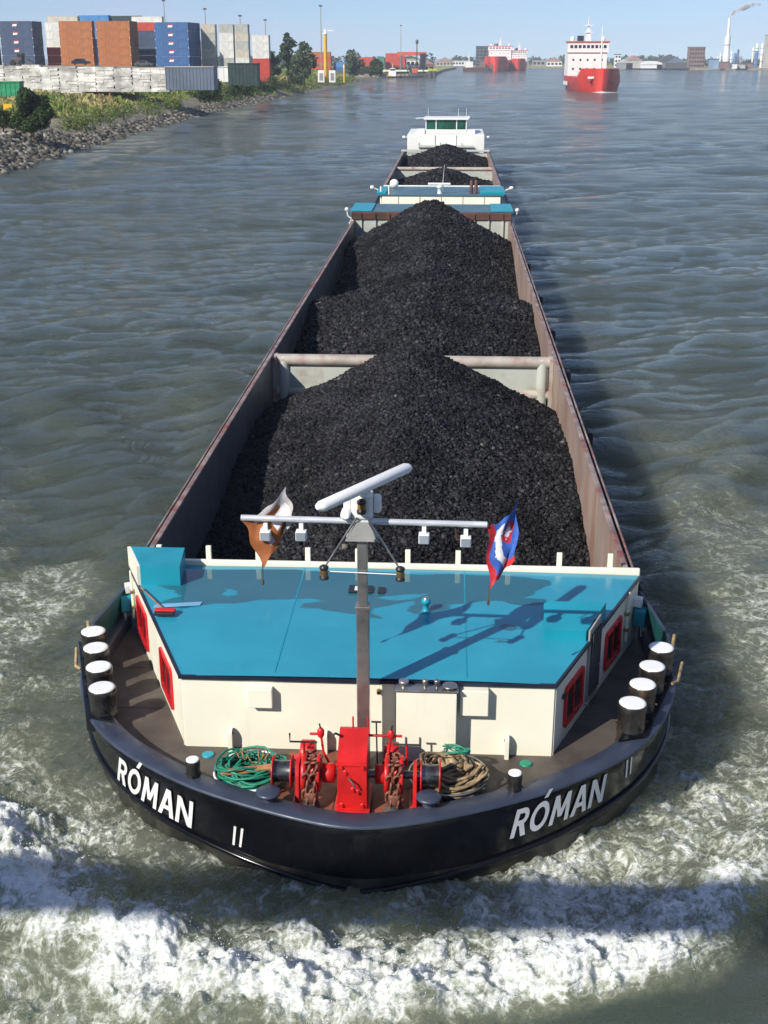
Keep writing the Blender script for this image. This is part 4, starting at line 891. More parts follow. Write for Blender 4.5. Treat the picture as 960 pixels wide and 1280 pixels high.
# ------------------------------------------------------------------ left bank
BK = np.array([(-300, -45), (60, -47.5), (144, -50.8), (197, -54.2), (300, -57.5), (349, -58.6), (430, -57), (520, -53), (620, -49), (690, -45), (712, -46), (728, -56), (745, -110), (760, -500)])
def bank_x(y): return np.interp(y, BK[:, 0], BK[:, 1])
PD = np.array([-3, 0, 3, 6.5, 8.5, 9.5, 12.5, 14, 18, 24, 32, 45, 62, 110, 240, 700]); PZ = np.array([-1.2, 0, 1.0, 2.1, 2.9, 3.15, 3.35, 3.6, 4.5, 5.2, 5.6, 5.9, 6.0, 6.0, 6.0, 6.0])
t = NT('bank ground'); v = t.coord()
cg = t.mix(t.rng(t.noise(v, .10, 6, .6), .38, .62), (.20, .235, .055), (.42, .35, .16))
cg = t.mix(t.rng(t.noise(v, .9, 5), .4, .7, 0, .6), cg, (.085, .12, .03)); b = t.bsdf(cg, .9, 0, .1); t.bump(b, t.noise(v, 1.6, 5), 1., .4); M['grass'] = t.m
M['berm'] = paint('pale berm paving', (.27, .225, .16), .9, var=.25, scale=.3, dirt=(.12, .11, .06), damt=.4, dscale=.3)
M['stonebed'] = paint('stone slope', (.20, .175, .12), .9, var=.4, scale=.6, bump=1., bscale=2)
M['yard'] = paint('yard paving', (.30, .285, .25), .9, var=.15, scale=.05)
ys = np.concatenate([np.arange(-300, 60, 60), np.arange(60, 420, 6), np.arange(420, 700, 14), np.arange(700, 762, 6)])
V = []; F = []; mi = []; nd = len(PD); g = np.random.default_rng(4)
for y in ys:
    for d, z in zip(PD, PZ): V.append((bank_x(y)-d, y, z+(float(vnoise(np.array(y*.08), np.array(d*.2)))*.35 if 12 < d < 60 else 0)))
for j in range(len(ys)-1):
    for i in range(nd-1):
        F.append((j*nd+i, j*nd+i+1, (j+1)*nd+i+1, (j+1)*nd+i)); d = PD[i]
        mi.append(0 if d < 8.4 else 1 if d < 12 else 2 if d < 45 else 3)
tag(link_obj('river_bank', mesh_np('river_bank', V, F, [M['stonebed'], M['berm'], M['grass'], M['yard']], True, mi)), kind='structure')
def bz(d): return float(np.interp(d, PD, PZ))
# loose stones of the revetment
n = 7000; yy = 118+(330)*g.uniform(0, 1, n)**1.6; dd = -1.0+(5.4+4.2*(yy < 205+25*np.sin(yy*.3)))*g.uniform(0, 1, n); P = np.c_[bank_x(yy)-dd, yy, np.interp(dd, PD, PZ)+.1]
M['rock'] = island('revetment stones', [(0, (.07, .062, .05)), (.4, (.13, .118, .092)), (.8, (.20, .185, .15)), (1., (.34, .32, .27))], .85, .2, noise_scale=.5)
Vv, Ff = lumps(P, g.uniform(.45, 1.0, n), .75, 6)
tag(link_obj('revetment_stones', mesh_np('revetment_stones', Vv, Ff, M['rock'])), 'loose grey rocks sloping down to the water on the left bank', 'rocks', kind='stuff')
# foliage
def leafcol(nm, a, b_, c): return island(nm, [(0, a), (.5, b_), (1, c)], .65, .25, transl=.25)
M['leaf'] = leafcol('dark leaves', (.018, .040, .010), (.035, .070, .016), (.065, .105, .026))
M['leafgrey'] = leafcol('grey green leaves', (.045, .070, .035), (.080, .115, .058), (.13, .165, .09))
M['leafdry'] = leafcol('dry grass blades', (.17, .18, .05), (.32, .28, .10), (.50, .42, .20))
M['leafgrass'] = leafcol('green grass blades', (.09, .15, .028), (.17, .23, .045), (.28, .30, .09))
M['bark'] = paint('bark', (.09, .065, .045), .9, var=.3, scale=3)
def leaves(C, R, n, s, seed, up=.5):
    """n small leaf sprays spread through clumps centred at C with radii R"""
    g = np.random.default_rng(seed); C = np.array(C, float); R = np.array(R, float); k = g.choice(len(C), n, p=R**2/np.sum(R**2))
    d = g.normal(size=(n, 3)); d /= np.linalg.norm(d, axis=1)[:, None]; r = g.uniform(.35, 1.05, n)**.6
    P = C[k]+d*(R[k]*r)[:, None]*np.array([1, 1, .8]); nrm = d+g.normal(size=(n, 3))*.7; nrm[:, 2] += up; nrm /= np.linalg.norm(nrm, axis=1)[:, None]
    a = np.cross(nrm, g.normal(size=(n, 3))); a /= np.linalg.norm(a, axis=1)[:, None]; b = np.cross(nrm, a); S = (s*g.uniform(.6, 1.4, n))[:, None]
    V = np.stack([P-a*S*.6, P-b*S*.45+nrm*S*.1, P+a*S*.7, P+b*S*.45+nrm*S*.1], 1).reshape(-1, 3)
    return V, np.arange(4*n).reshape(n, 4)
def plant(name, x, y, z, h, w, n, s, mat, label, cat, seed, trunk=True, group=None, zone=(.25, 1)):
    g = random.Random(seed); o = empty(name, (x, y, z), label, cat, group); C = []; R = []; q = MB()
    th = h*.8 if trunk else h*.5; tr = max(.08, h*.018)
    q.tube([(x, y, z-.3), (x+.02*h*g.uniform(-1, 1), y, z+th*.4), (x+.04*h*g.uniform(-1, 1), y, z+th)], tr, 7, radii=[tr*1.4, tr, tr*.25])
    for k in range(26 if trunk else 16):
        f = zone[0]+(zone[1]-zone[0])*((k+.5)/(26 if trunk else 16)); a = g.uniform(0, 6.28)
        prof = math.sin(PI*min(1, (f-zone[0])/(1-zone[0])*.82+.16))**.7 if trunk else math.sqrt(max(0, 1-(f*.95)**2))
        rr = w/2*prof*g.uniform(.35, .85); C.append((x+rr*math.cos(a), y+rr*math.sin(a), z+h*f*.92)); R.append(w*g.uniform(.13, .24)*(.5+.6*prof))
        if k % 2: q.tube([(x, y, z+h*f*.55), ((x+C[-1][0])/2, (y+C[-1][1])/2, z+h*f*.75), C[-1]], tr*.3, 5, radii=[tr*.5, tr*.3, tr*.1])
    q.build('trunk' if trunk else 'stem', M['bark'], o)
    V, F = leaves(C, R, n, s, seed); link_obj('crown' if trunk else 'foliage', mesh_np(name+'_leaves', V, F, mat), o)
    return o
plant('bush', -58.3, 180.6, 2.6, 6.6, 6.4, 9500, .26, M['leaf'], 'large dark green bush standing at the top of the rock slope', 'bush', 1, False)
plant('bush', -62.6, 180.7, 3.6, 2.8, 3.4, 2000, .18, M['leaf'], 'low green shrub at the left picture edge beside the large bush', 'bush', 2, False)
plant('bush', -54.3, 294.6, 3.4, 6.0, 8.5, 4500, .28, M['leaf'], 'broad dark bush below the blue grey shed', 'bush', 3, False)
for k, (px_, w_, h_) in enumerate(((300, 10, 3.8), (322, 9, 3.6), (345, 9, 4.0), (372, 9, 3.6))):
    xx, yy_ = ((-52.1, 323.9), (-53.2, 360.5), (-54.3, 406.3), (-56.2, 479.0))[k]
    plant('bush', xx, yy_, 3.6, h_, w_, 1800, .30, M['leaf'], ('dark bush just right of the dark green shed', 'second low bush along the bank right of the green shed', 'third low bush along the bank, below the tall poplar', 'last low bush along the bank, below the wide pale tree')[k], 'bush', 20+k, False)
for k, (a, b_, wd_, hh) in enumerate(((-51.1, 177.4, 6, 2.4), (-52.1, 193.6, 6, 2.3), (-52.7, 210.3, 6, 2.4), (-52.5, 226.3, 7, 2.6), (-53.3, 248.7, 6, 2.4))):
    plant('bush', a, b_, 3.8, hh, wd_, 1800, .17, M['leafgrass'], ('first','second','third','fourth','fifth')[k]+' low green shrub right of the large dark bush on the slope', 'shrub', 40+k, False)
plant('poplar_tree', -58.4, 470, 6, 16.5, 7.5, 2200, .62, M['leaf'], 'tall dark poplar beside the container stacks', 'tree', 5, zone=(.12, 1))
plant('broad_tree', -49.2, 440, 5.5, 13.0, 10.5, 2300, .62, M['leafgrey'], 'wide grey green tree in front of the poplar', 'tree', 6, zone=(.12, 1))
plant('broad_tree', -65.3, 480, 6, 10.0, 7.5, 1300, .62, M['leafgrey'], 'shorter green tree to the left of the poplar', 'tree', 7, zone=(.12, 1))
plant('broad_tree', -45.8, 610, 5, 12.5, 10, 1500, .75, M['leafgrey'], 'pale round tree right of the yellow beacon', 'tree', 8, zone=(.1, 1))
plant('broad_tree', -38.0, 660, 4, 9.0, 9, 1000, .75, M['leaf'], 'small dark tree near the end of the left bank', 'tree', 9, zone=(.1, 1))
# grass and weeds on the slope
n = 26000; g = np.random.default_rng(31); yy = 125+560*g.uniform(0, 1, n)**1.5; dd = 12.4+34*g.uniform(0, 1, n)**1.2; yy[::3] = g.uniform(300, 705, len(yy[::3])); dd[::3] = 9.5+16*g.uniform(0, 1, len(dd[::3])); cl_ = fbm(yy*.05, dd*.12, 3)
for nm, sel, m, hh, lab in (('weeds', cl_ > .05, M['leafgrass'], .9, 'green weeds and grass covering the slope of the left bank'), ('dry_grass', cl_ <= .05, M['leafdry'], .75, 'straw coloured dry grass on the slope of the left bank')):
    y_, d_ = yy[sel], dd[sel]; P = np.c_[bank_x(y_)-d_, y_, np.interp(d_, PD, PZ)]; k = len(P); a = g.uniform(0, 6.28, k); h = hh*g.uniform(.4, 1.3, k)*(1+np.clip((y_-300)/300, 0, 1.2)); w = .45*g.uniform(.5, 1.3, k)
    dx = np.c_[np.cos(a)*w, np.sin(a)*w, np.zeros(k)]; tip = np.c_[g.normal(0, .25, k), g.normal(0, .25, k), h]
    V = np.stack([P-dx, P+dx, P+dx*.4+tip, P-dx*.5+tip*.9], 1).reshape(-1, 3); tag(link_obj(nm, mesh_np(nm, V, np.arange(4*k).reshape(k, 4), m)), lab, 'grass', kind='stuff')

# ------------------------------------------------------------------ slab stack, sheds, small yard things
g_ = random.Random(12)
slabs = empty('slab_stack', (-84, 291, 6), 'long pale wall of stacked concrete slabs below the containers', 'slab stack')
M['slab'] = island('pale slabs', [(0, (.50, .47, .41)), (.4, (.57, .55, .49)), (.8, (.68, .66, .61)), (1, (.76, .75, .71))], .85, .2, noise_scale=.4)
q = MB()
for cx in np.arange(-112, -64.5, 4.15):
    top = 11.5-.012*(cx+112)+g_.uniform(-.3, .15); z = 6.0
    while z < top:
        h = g_.uniform(.26, .40); a = cx+g_.uniform(-.18, .1); w = g_.choice((4.1, 4.1, 3.9)); o_ = g_.uniform(-.02, .02)
        if g_.random() < .45: m_ = g_.uniform(1.3, 2.6); q.box(a, a+m_, 289.6+o_, 292, z, z+h-.006); q.box(a+m_+.03, a+w, 289.7-o_, 292, z, z+h-.008)
        else: q.box(a, a+w, 289.6+o_, 292, z, z+h-.006)
        z += h
o = q.build('slabs', M['slab'], slabs); o['kind'] = 'stuff'
mb = MB(); tp = [(x, y, (11.3 if j == 0 else 11.6)+g_.uniform(-.12, .22)-.012*(x+112)) for x in np.arange(-112, -63, 2.0) for j, y in enumerate((290.6, 293, 299, 302))]
nx_ = len(tp)//4; mb.add(tp, [(4*i+j, 4*i+j+1, 4*i+j+5, 4*i+j+4) for i in range(nx_-1) for j in range(3)], 0, True)
mb.add([tp[0], tp[3], tp[4*nx_-1], tp[4*nx_-4]]+[(-112, 290.6, 6), (-112, 302, 6), (-64, 302, 6), (-64, 290.6, 6)], [(0, 1, 5, 4), (1, 2, 6, 5), (2, 3, 7, 6)]); mb.build('rubble_top', M['berm'], slabs)
def shed(name, x0, x1, y, dpt, z0, z1, m, label, cat, ribs=10, roofm=None):
    o = empty(name, ((x0+x1)/2, y, z0), label, cat)
    MB().box(x0, x1, y, y+dpt, z0-.5, z1).build('walls', m, o)
    for k in range(ribs+1): xx = x0+(x1-x0)*k/ribs; MB().box(xx-.06, xx+.06, y-.07, y, z0-.4, z1-.05).build('wall_rib', m, o)
    MB().box(x0-.15, x1+.15, y-.15, y+dpt+.1, z1, z1+.18).build('roof', roofm or m, o); return o
M['bluegrey'] = paint('blue grey cladding', (.115, .145, .19), .55, var=.1, scale=.3); M['dkgreen'] = paint('dark green cladding', (.022, .045, .04), .6, var=.2)
shed('storage_shed', -59.1, -49.0, 272, 5, 7.3, 11.3, M['bluegrey'], 'blue grey corrugated shed at the right end of the slab stack', 'shed', 14, M['concrete'])
shed('site_cabin', -53.3, -46.3, 315, 5, 7.4, 11.8, M['dkgreen'], 'dark green shed between the blue grey shed and the poplar', 'shed', 8)
MB_ = shed('white_hut', -61.4, -55.7, 330, 4, 7.9, 10.9, M['shipwhite'], 'small off white hut between the two dark sheds', 'hut', 4)
shed('green_box', -76.1, -71.3, 215, 2.4, 7.6, 9.3, paint('bright green paint', (.02, .26, .11), .5), 'bright green box container on the grass at the left edge', 'container', 6)
for k, (px0, px1, py0, py1, nm, m, lab) in enumerate(((14, 33, 79, 88, 'loader', M['darkgrey'], 'dark loader standing on the slab stack at left'), (93, 108, 80, 86, 'parked_car', M['navy'], 'dark car parked on the slab stack below the orange containers'), (165, 190, 84, 91, 'van', M['darkgrey'], 'dark low van in front of the slab wall under the navy container'))):
    pass
def small_car(x, y, z, L, m, label, cat):
    o = empty('parked_car', (x, y, z), label, cat)
    MB().loft([[(x-L/2, y, z+.3), (x+L/2, y, z+.3), (x+L/2, y, z+.8), (x+L*.26, y, z+.9), (x+L*.12, y, z+1.4), (x-L*.25, y, z+1.4), (x-L*.42, y, z+.9), (x-L/2, y, z+.85)], [(x-L/2, y+1.7, z+.3), (x+L/2, y+1.7, z+.3), (x+L/2, y+1.7, z+.8), (x+L*.26, y+1.7, z+.9), (x+L*.12, y+1.7, z+1.4), (x-L*.25, y+1.7, z+1.4), (x-L*.42, y+1.7, z+.9), (x-L/2, y+1.7, z+.85)]], sm=False).add([(x-L/2, y, z+.3), (x+L/2, y, z+.3), (x+L/2, y, z+.8), (x+L*.26, y, z+.9), (x+L*.12, y, z+1.4), (x-L*.25, y, z+1.4), (x-L*.42, y, z+.9), (x-L/2, y, z+.85)], [tuple(range(8))]).build('body', m, o)
    for k in (-.3, .3): MB().lathe([(.3, -.1), (.33, 0), (.3, .15)], (x+k*L, y, z+.32), 'Y', 12).build('wheel', M['black'], o)
    for a, b_ in ((-.23, -.06), (-.04, .10)): MB().box(x+a*L, x+b_*L, y-.015, y, z+.95, z+1.3).build('window', M['glass'], o)
small_car(-84.0, 296, 11.6, 4.0, M['navy'], 'dark car parked on the slab stack below the orange containers', 'car')
small_car(-69.4, 296, 11.2, 4.2, M['darkgrey'], 'dark grey car on the slab stack below the navy container', 'car')
ld = empty('wheel_loader', (-98.9, 296, 11.5), 'dark wheel loader on the left end of the slab stack', 'loader')
MB().bbox(-101.2+1, -98.4+1, 296, 298, 12.0, 13.2, .1).build('body', M['darkgrey'], ld); MB().bbox(-99.6+1, -98.2+1, 296.2, 297.8, 13.2, 14.2, .1).build('cab', M['black'], ld)
MB().prism([(0, 0), (.2, 0), (2.2, -1.3), (2.2, -1.6), (1.6, -1.6), (0, -.2)], Fr((-97.6+1, 296.2, 13.0), (1, 0, 0), (0, -1, 0)), -1.4, 0).build('bucket_arm', M['darkgrey'], ld)
for x in (-99.6, -97.8): MB().lathe([(.6, -.2), (.7, 0), (.7, .3), (.6, .4)], (x, 296, 12.0), 'Y', 14).build('wheel', M['black'], ld)
for k, (a, b_, nm, hh, m, lab) in enumerate(((-71.5, 264.8, 'post', 1.9, 'wood', 'left one of two brown wooden posts on the grass'), (-70.8, 270.1, 'post', 1.9, 'wood', 'right one of two brown wooden posts on the grass'), (-72.0, 298.6, 'marker_post', 1.0, 'white', 'short white marker post on the grass'), (-73.6, 215.0, 'sign_board', 1.6, 'yellow', 'small yellow sign beside the large bush'))):
    o = empty(nm, (a, b_, 4.6), lab, nm.replace('_', ' ')); MB().box(a-.12, a+.12, b_, b_+.2, 4.2, 5.2+hh*.5).build('shaft', M['bark'] if m == 'yellow' else M[m], o)
    if m == 'yellow': MB().box(a-.75, a+.75, b_-.06, b_-.01, 4.9, 5.9).build('board', M['yellow'], o)
    else: MB().box(a-.15, a+.15, b_-.02, b_+.22, 5.2+hh*.5, 5.3+hh*.5).build('post_cap', M[m], o)
pr_ = empty('pallet_rack', (-84.4, 283.9, 4.9), 'white metal rack lying on the grass right of the bush', 'rack'); a, b_ = -84.4, 283.9
for k in range(7): MB().box(a-3.6+k*1.2, a-3.4+k*1.2, b_, b_+.2, 4.4, 6.0).build('rack_post', M['shipwhite'], pr_)
for z in (5.2, 5.95): MB().box(a-3.6, a+3.8, b_-.05, b_-.01, z, z+.14).build('rack_rail', M['shipwhite'], pr_)

# ------------------------------------------------------------------ container yard
CC = {'navy': (.045, .070, .125), 'orange': (.36, .125, .035), 'white': (.66, .65, .60), 'cream': (.52, .48, .39), 'red': (.48, .055, .03), 'blue': (.035, .11, .27), 'silver': (.42, .42, .38), 'green': (.07, .22, .17), 'teal': (.020, .045, .045), 'lightblue': (.06, .22, .46)}
CM = {k: paint(k+' container paint', c, .55, var=.10, scale=.5, dirt=tuple(x*.45 for x in c), damt=.25, dscale=.8, streak=True) for k, c in CC.items()}
CL, CW, CH = 12.19, 2.44, 2.63
def container_mesh(cname):
    q = MB(); n = 44; w = CW/2
    for sy, y in ((-1, 0), (1, CW)):                            # corrugated long sides
        lo, up = [], []
        for k in range(n*2+1):
            x = -CL/2+.15+(CL-.3)*k/(n*2); d = .045 if (k//2) % 2 else .0; lo.append((x, y-sy*(d+.01)*1, .16)); up.append((x, y-sy*(d+.01), CH-.14))
        q.loft([lo, up], closed=False, sm=False)
    q.box(-CL/2, CL/2, .0, CW, .0, .16); q.box(-CL/2, CL/2, .0, CW, CH-.14, CH-.02)
    for x in (-CL/2, CL/2-.16): q.box(x, x+.16, -.012, .14, .0, CH); q.box(x, x+.16, CW-.14, CW+.012, 0, CH)
    for x, s in ((-CL/2, -1), (CL/2, 1)):
        q.box(*sorted((x-s*.06, x-s*.02)), .1, CW-.1, .1, CH-.1)
        for k in range(4): q.cyl((x, .45+k*.5, .2), (x, .45+k*.5, CH-.2), .035, 5)
    return q.mesh('shipping_container_'+cname, CM[cname])
CME = {}
M['castblock'] = paint('pale corner castings', (.62, .58, .50), .6)
corn = MB()
for x in (-CL/2-.02, CL/2-.18):
    for z in (-.0, CH-.2): corn.box(x, x+.2, -.03, .17, z, z+.19)
corn_me = corn.mesh('corner_castings', M['castblock'])
lg = MB(); lg.add([(-1.1, -.03, 1.05), (.5, -.03, 1.05), (.8, -.03, 1.65), (-.8, -.03, 1.65)], [(0, 1, 2, 3)], 0).add([(-1.0, -.031, 1.7), (.9, -.031, 1.7), (.9, -.031, 2.0), (-1.0, -.031, 2.0)], [(0, 1, 2, 3)], 1)
lg_me = lg.mesh('shipping_logo', [M['white'], fc['red']])
ORD = ['top', 'second', 'third', 'fourth', 'fifth', 'sixth', 'seventh', 'eighth', 'ninth']
YAW = math.radians(-6)
def stack(x0, y, cols, where, group, row=0, logo=False, z0=6.0, castings=True, sx=.93):
    """cols: colours from the ground up; x0 is the left front corner"""
    n = len(cols)
    for k, c in enumerate(cols):
        if c not in CME: CME[c] = container_mesh(c)
        o = bpy.data.objects.new('shipping_container', CME[c]); COL.objects.link(o); OFF[o.name] = Vector((0, 0, 0))
        o.location = (x0+CL/2*sx*math.cos(YAW)+row*(CW+.3)*math.sin(-YAW)+g_.uniform(-.08, .08), y+row*(CW+.3)+CL/2*math.sin(YAW), z0+k*(CH+.012)); o.rotation_euler = (0, 0, YAW); o.scale = (sx, 1, 1)
        od = ORD[n-1-k]; tag(o, f'{c} container {od} from top {where}' if od != 'top' else f'{c} container on top {where}', 'container', group)
        if row == 0 and castings:
            e = bpy.data.objects.new('corner_casting', corn_me); COL.objects.link(e); e.parent = o; e['kind'] = 'stuff'
        if logo and row == 0 and k > 1:
            e = bpy.data.objects.new('shipping_logo', lg_me); COL.objects.link(e); e.parent = o; e.location = (-.2, 0, 0)
G1 = 'containers in the yard on the left bank'
YC = 430
stack(-161.0, YC, ['teal']*7, 'in the dark stack cut by the left edge', G1)
for r in range(3): stack(-148.6, YC, ['navy']*7, ('in the front navy stack with logos', 'in the row behind the navy logo stack', 'in the rearmost navy row at left')[r], G1, r, True)
stack(-138.4, 446, ['red']*4+['white']*3, 'in the red and white stack left of the orange ones', G1)
stack(-144.8, 470, ['cream']*8, 'in the cream row rising behind the left orange stack', G1, 0, False, 6, False)
stack(-136.2, 480, ['lightblue']*8, 'in the bright blue row behind the left orange stack', G1, 0, False, 6.6, False)
stack(-124.2, 480, ['teal']*8, 'in the dark row behind the right orange stack', G1, 0, False, 6.4, False)
stack(-128.8, YC, ['orange']*7, 'in the left orange stack', G1)
for r in range(3): stack(-116.3, YC, ['orange']*7, ('in the right orange stack', 'in the second row of the right orange stack', 'in the third row of the right orange stack')[r], G1, r)
stack(-110.8, 447, ['navy']*6+['red'], 'in the navy and red stack between orange and blue', G1)
stack(-115.5, 475, ['white']*8, 'in the white row behind the navy and red stack', G1, 0, False, 6, False)
for r in range(5): stack(-97.0, YC, ['blue']*7, ('in the front blue stack with logos', 'second row behind blue logo stack', 'third row behind blue logo stack', 'fourth row behind blue logo stack', 'rearmost row behind blue logo stack')[r], G1, r, True, 5.6)
for px_, cs, wh in ((-83.6, ['silver', 'silver', 'silver', 'cream', 'silver', 'silver', 'cream'], 'in the narrow grey stack right of the blue one'), (-77.5, ['white', 'white', 'silver', 'white', 'white', 'white', 'silver'], 'in the narrow white stack between two grey ones'), (-72.5, ['cream', 'silver', 'white', 'cream', 'silver', 'cream', 'silver'], 'in the narrow cream stack nearest the poplar')):
    stack(px_, 440, cs, wh, G1, 0, False, 5.2, False, .40)
stack(-71.1, 470, ['red', 'red', 'red', 'white', 'white', 'white'], 'in the white over red stack beside the poplar', G1, 0, False, 5, False, .5)
for i, (p, yy_, cs, wh, s) in enumerate(((-78.6, 720, ['red', 'red', 'orange', 'red', 'orange'], 'in the far red stack behind the yellow beacon', 1), (-65.1, 722, ['navy', 'blue', 'lightblue'], 'in the far blue stack right of the beacon', .8), (-65.5, 930, ['red', 'orange', 'red', 'red'], 'in the far rust red stack left of the green one', .8), (-53.8, 935, ['cream', 'green', 'green', 'green'], 'in the far green stack beside the bright red one', .45), (-47.8, 940, ['red', 'red', 'red', 'red', 'red'], 'in the bright red stack by the far jetty', 1.15))):
    stack(p, yy_, cs, wh, 'far containers towards the jetty', 0, False, 3.0 if yy_ > 700 else 6, False, s)
# tank tops and reefer plugs behind the stacks
for k, px_ in enumerate((-146.1, -142.6, -139.1, -135.7)):
    o = empty('silo', (px_, 620, 6), ('leftmost', 'second', 'third', 'rightmost')[k]+' of four white silos above the container stacks', 'silo', 'white silos behind the containers')
    MB().lathe([(1.5, 6), (1.5, 28.5), (1.1, 29.5), (.3, 29.9)], (px_, 620, 0), n=14).build('shell', M['shipwhite'], o); MB().lathe([(1.6, 20), (1.6, 20.3)], (px_, 620, 0), n=14).build('ring', M['grey'], o)
for k, (px_, y_, h) in enumerate(((-113.3, 520, 34.6), (-97.1, 520, 31.5), (-83.3, 520, 29), (-79.1, 560, 28.5), (-55.4, 560, 34), (-35.3, 900, 34))):
    o = empty('light_mast', (px_, y_, 5), ('thin lighting mast above the blue container stack', 'thin mast above the grey container stack', 'thin mast above the cream container stack', 'thin mast beside the poplar top', 'tall grey mast left of the yellow beacon', 'white mast above the bright red far stack')[k], 'mast', 'yard masts')
    MB().cyl((px_, y_, 5), (px_, y_, h), .28, 8, r1=.14).build('pole', M['grey'], o); MB().bbox(px_-.7, px_+.7, y_-.3, y_+.3, h-.6, h, .08).build('lamp_head', M['darkgrey'], o)
bea = empty('beacon', (-50.7, 530, 5), 'yellow river beacon column with a lantern between trees', 'beacon'); a = -50.7
MB().lathe([(.75, 3.5), (.7, 16), (.7, 22)], (a, 530, 0), n=14).build('column', M['yellow'], bea); MB().lathe([(1.0, 22), (1.0, 22.3), (.5, 22.5), (.5, 23.6), (.1, 24.1)], (a, 530, 0), n=14).build('lantern', M['shipwhite'], bea); MB().box(a+.6, a+3.2, 530, 530.3, 23.2, 23.6).build('arm', M['shipwhite'], bea)
po = empty('bank_post', (-49.1, 600, 3), 'short yellow post right of the beacon', 'post'); a = -49.1; MB().lathe([(.4, 2.5), (.4, 10), (.2, 10.4)], (a, 600, 0), n=10).build('shaft', M['yellow'], po); MB().lathe([(.5, 9), (.5, 9.6)], (a, 600, 0), n=10).build('band', M['shipwhite'], po)
for k, px_ in enumerate((-52.1, -47.6)):
    o = empty('cabinet', (px_, 525, 5), ('white equipment cabinet left of the yellow beacon', 'white equipment cabinet right of the yellow beacon')[k], 'cabinet'); MB().bbox(px_-1.3, px_+1.3, 525, 527, 3.8, 8.4, .1).build('housing', M['shipwhite'], o); MB().box(px_-.7, px_+.7, 524.9, 525, 4.6, 7.4).build('door', M['grey'], o)
# ------------------------------------------------------------------ far shores
def land(name, pts, z, h=1.0):
    n = len(pts); q = MB(); q.add([(x, y, z) for x, y in pts], [tuple(range(n))]); q.add([(x, y, z) for x, y in pts]+[(x, y-3, -1) for x, y in pts], [(i, (i+1) % n, n+(i+1) % n, n+i) for i in range(n)], 1)
    return tag(q.build(name, [M['grass'], M['stonebed']]), kind='structure')
land('far_left_shore', [(-900, 912), (-70, 912), (-24, 914), (-14, 925), (-13, 1000), (-8, 1300), (4, 1600), (-10, 2600), (-2000, 2600)], 2.6)
land('far_right_shore', [(30, 1860), (60, 1780), (130, 1640), (170, 1560), (230, 1500), (330, 1460), (480, 1430), (900, 1400), (2600, 1400), (2600, 3600), (-700, 3600), (-700, 2300), (0, 2100)], 2.4)
g_ = random.Random(40)
def wood(name, pts, n, s, hh, label, seed):
    g = np.random.default_rng(seed); C = []; R = []
    for (x0, y0, x1, y1, k) in pts:
        for i in range(k): f = (i+.5)/k; C.append((x0+(x1-x0)*f+g.normal()*4, y0+(y1-y0)*f+g.normal()*8, 2+hh*g.uniform(.25, .62))); R.append(hh*g.uniform(.35, .60))
    V, F = leaves(C, R, n, s, seed); tag(link_obj(name, mesh_np(name, V, F, M['leaf'])), label, 'trees', kind='stuff')
wood('far_wood', [(-5, 1950, 330, 1990, 60), (250, 1760, 620, 1640, 60), (560, 1700, 1100, 1700, 60), (-420, 1500, -20, 1500, 50)], 9000, 3.4, 15, 'dark line of trees along the far shore', 3)
wood('shore_scrub', [(-110, 918, -20, 918, 34)], 3500, 1.1, 6, 'green scrub along the far left shore behind the jetty', 4)
gq = np.random.default_rng(77); nb_ = 190; yb_ = np.linspace(345, 706, nb_)+gq.normal(0, 2, nb_); db_ = gq.uniform(3.6, 14, nb_); Cb = np.c_[bank_x(yb_)-db_, yb_, np.interp(db_, PD, PZ)+gq.uniform(-.2, .7, nb_)]; Vb, Fb = leaves(Cb, gq.uniform(1.2, 2.4, nb_), 17000, .5, 77)
tag(link_obj('bank_scrub', mesh_np('bank_scrub', Vb, Fb, M['leafgrass'])), 'green scrub along the receding end of the left bank', 'scrub', kind='stuff')
def house(x, y, w, d, h, m, label, roof='flat', rm='darkgrey', wins=0, cat='building', name='building', z=2.4):
    o = empty(name, (x, y, z), label, cat); MB().box(x-w/2, x+w/2, y, y+d, z-.5, z+h).build('wall', m, o)
    if roof == 'flat': MB().box(x-w/2-.4, x+w/2+.4, y-.4, y+d+.4, z+h, z+h+.8).build('roof', M[rm], o)
    elif roof == 'gable': MB().prism([(-w/2-.5, z+h), (w/2+.5, z+h), (0, z+h+w*.28)], Fr((x, y, 0), (1, 0, 0), (0, -1, 0)), -d, .5).build('roof', M[rm], o)
    elif roof == 'dome': MB().prism([(-w/2*math.cos(a)*1.02, z+h+w*.16*math.sin(a)) for a in np.linspace(0, PI, 13)], Fr((x, y, 0), (1, 0, 0), (0, -1, 0)), -d, .6).build('roof', M[rm], o)
    rows_ = max(1, int(h//4)) if wins else 0
    for r in range(rows_):
        for k in range(wins):
            xx = x-w/2+w*(k+.5)/wins; f = MB().box(xx-w/wins*.33, xx+w/wins*.33, y-.12, y-.02, z+h*(r+.3)/rows_, z+h*(r+.75)/rows_).build('window', M['glass'], o)
    return o
M['brick'] = paint('brown brick', (.20, .125, .105), .85, var=.15, scale=.1); M['pinkroof'] = paint('pale red roof', (.36, .20, .17), .8, var=.1, scale=.1); M['paleblue'] = paint('pale blue cladding', (.22, .34, .50), .6, var=.15, scale=.1)
house(274.1, 1500, 17.5, 14, 21.5, M['brick'], 'square brown brick block on the far right shore', wins=6, rm='brick')
house(248.9, 1480, 22, 12, 5, M['darkgrey'], 'low dark shed left of the brown block', 'gable', 'bluegrey')
house(241.6, 1490, 26, 16, 6.5, M['bluegrey'], 'low blue grey hall right of the white domed hall', 'gable', 'darkgrey')
house(223.0, 1490, 23, 30, 3.6, M['shipwhite'], 'white hall with rounded roof on the far right shore', 'dome', 'shipwhite')
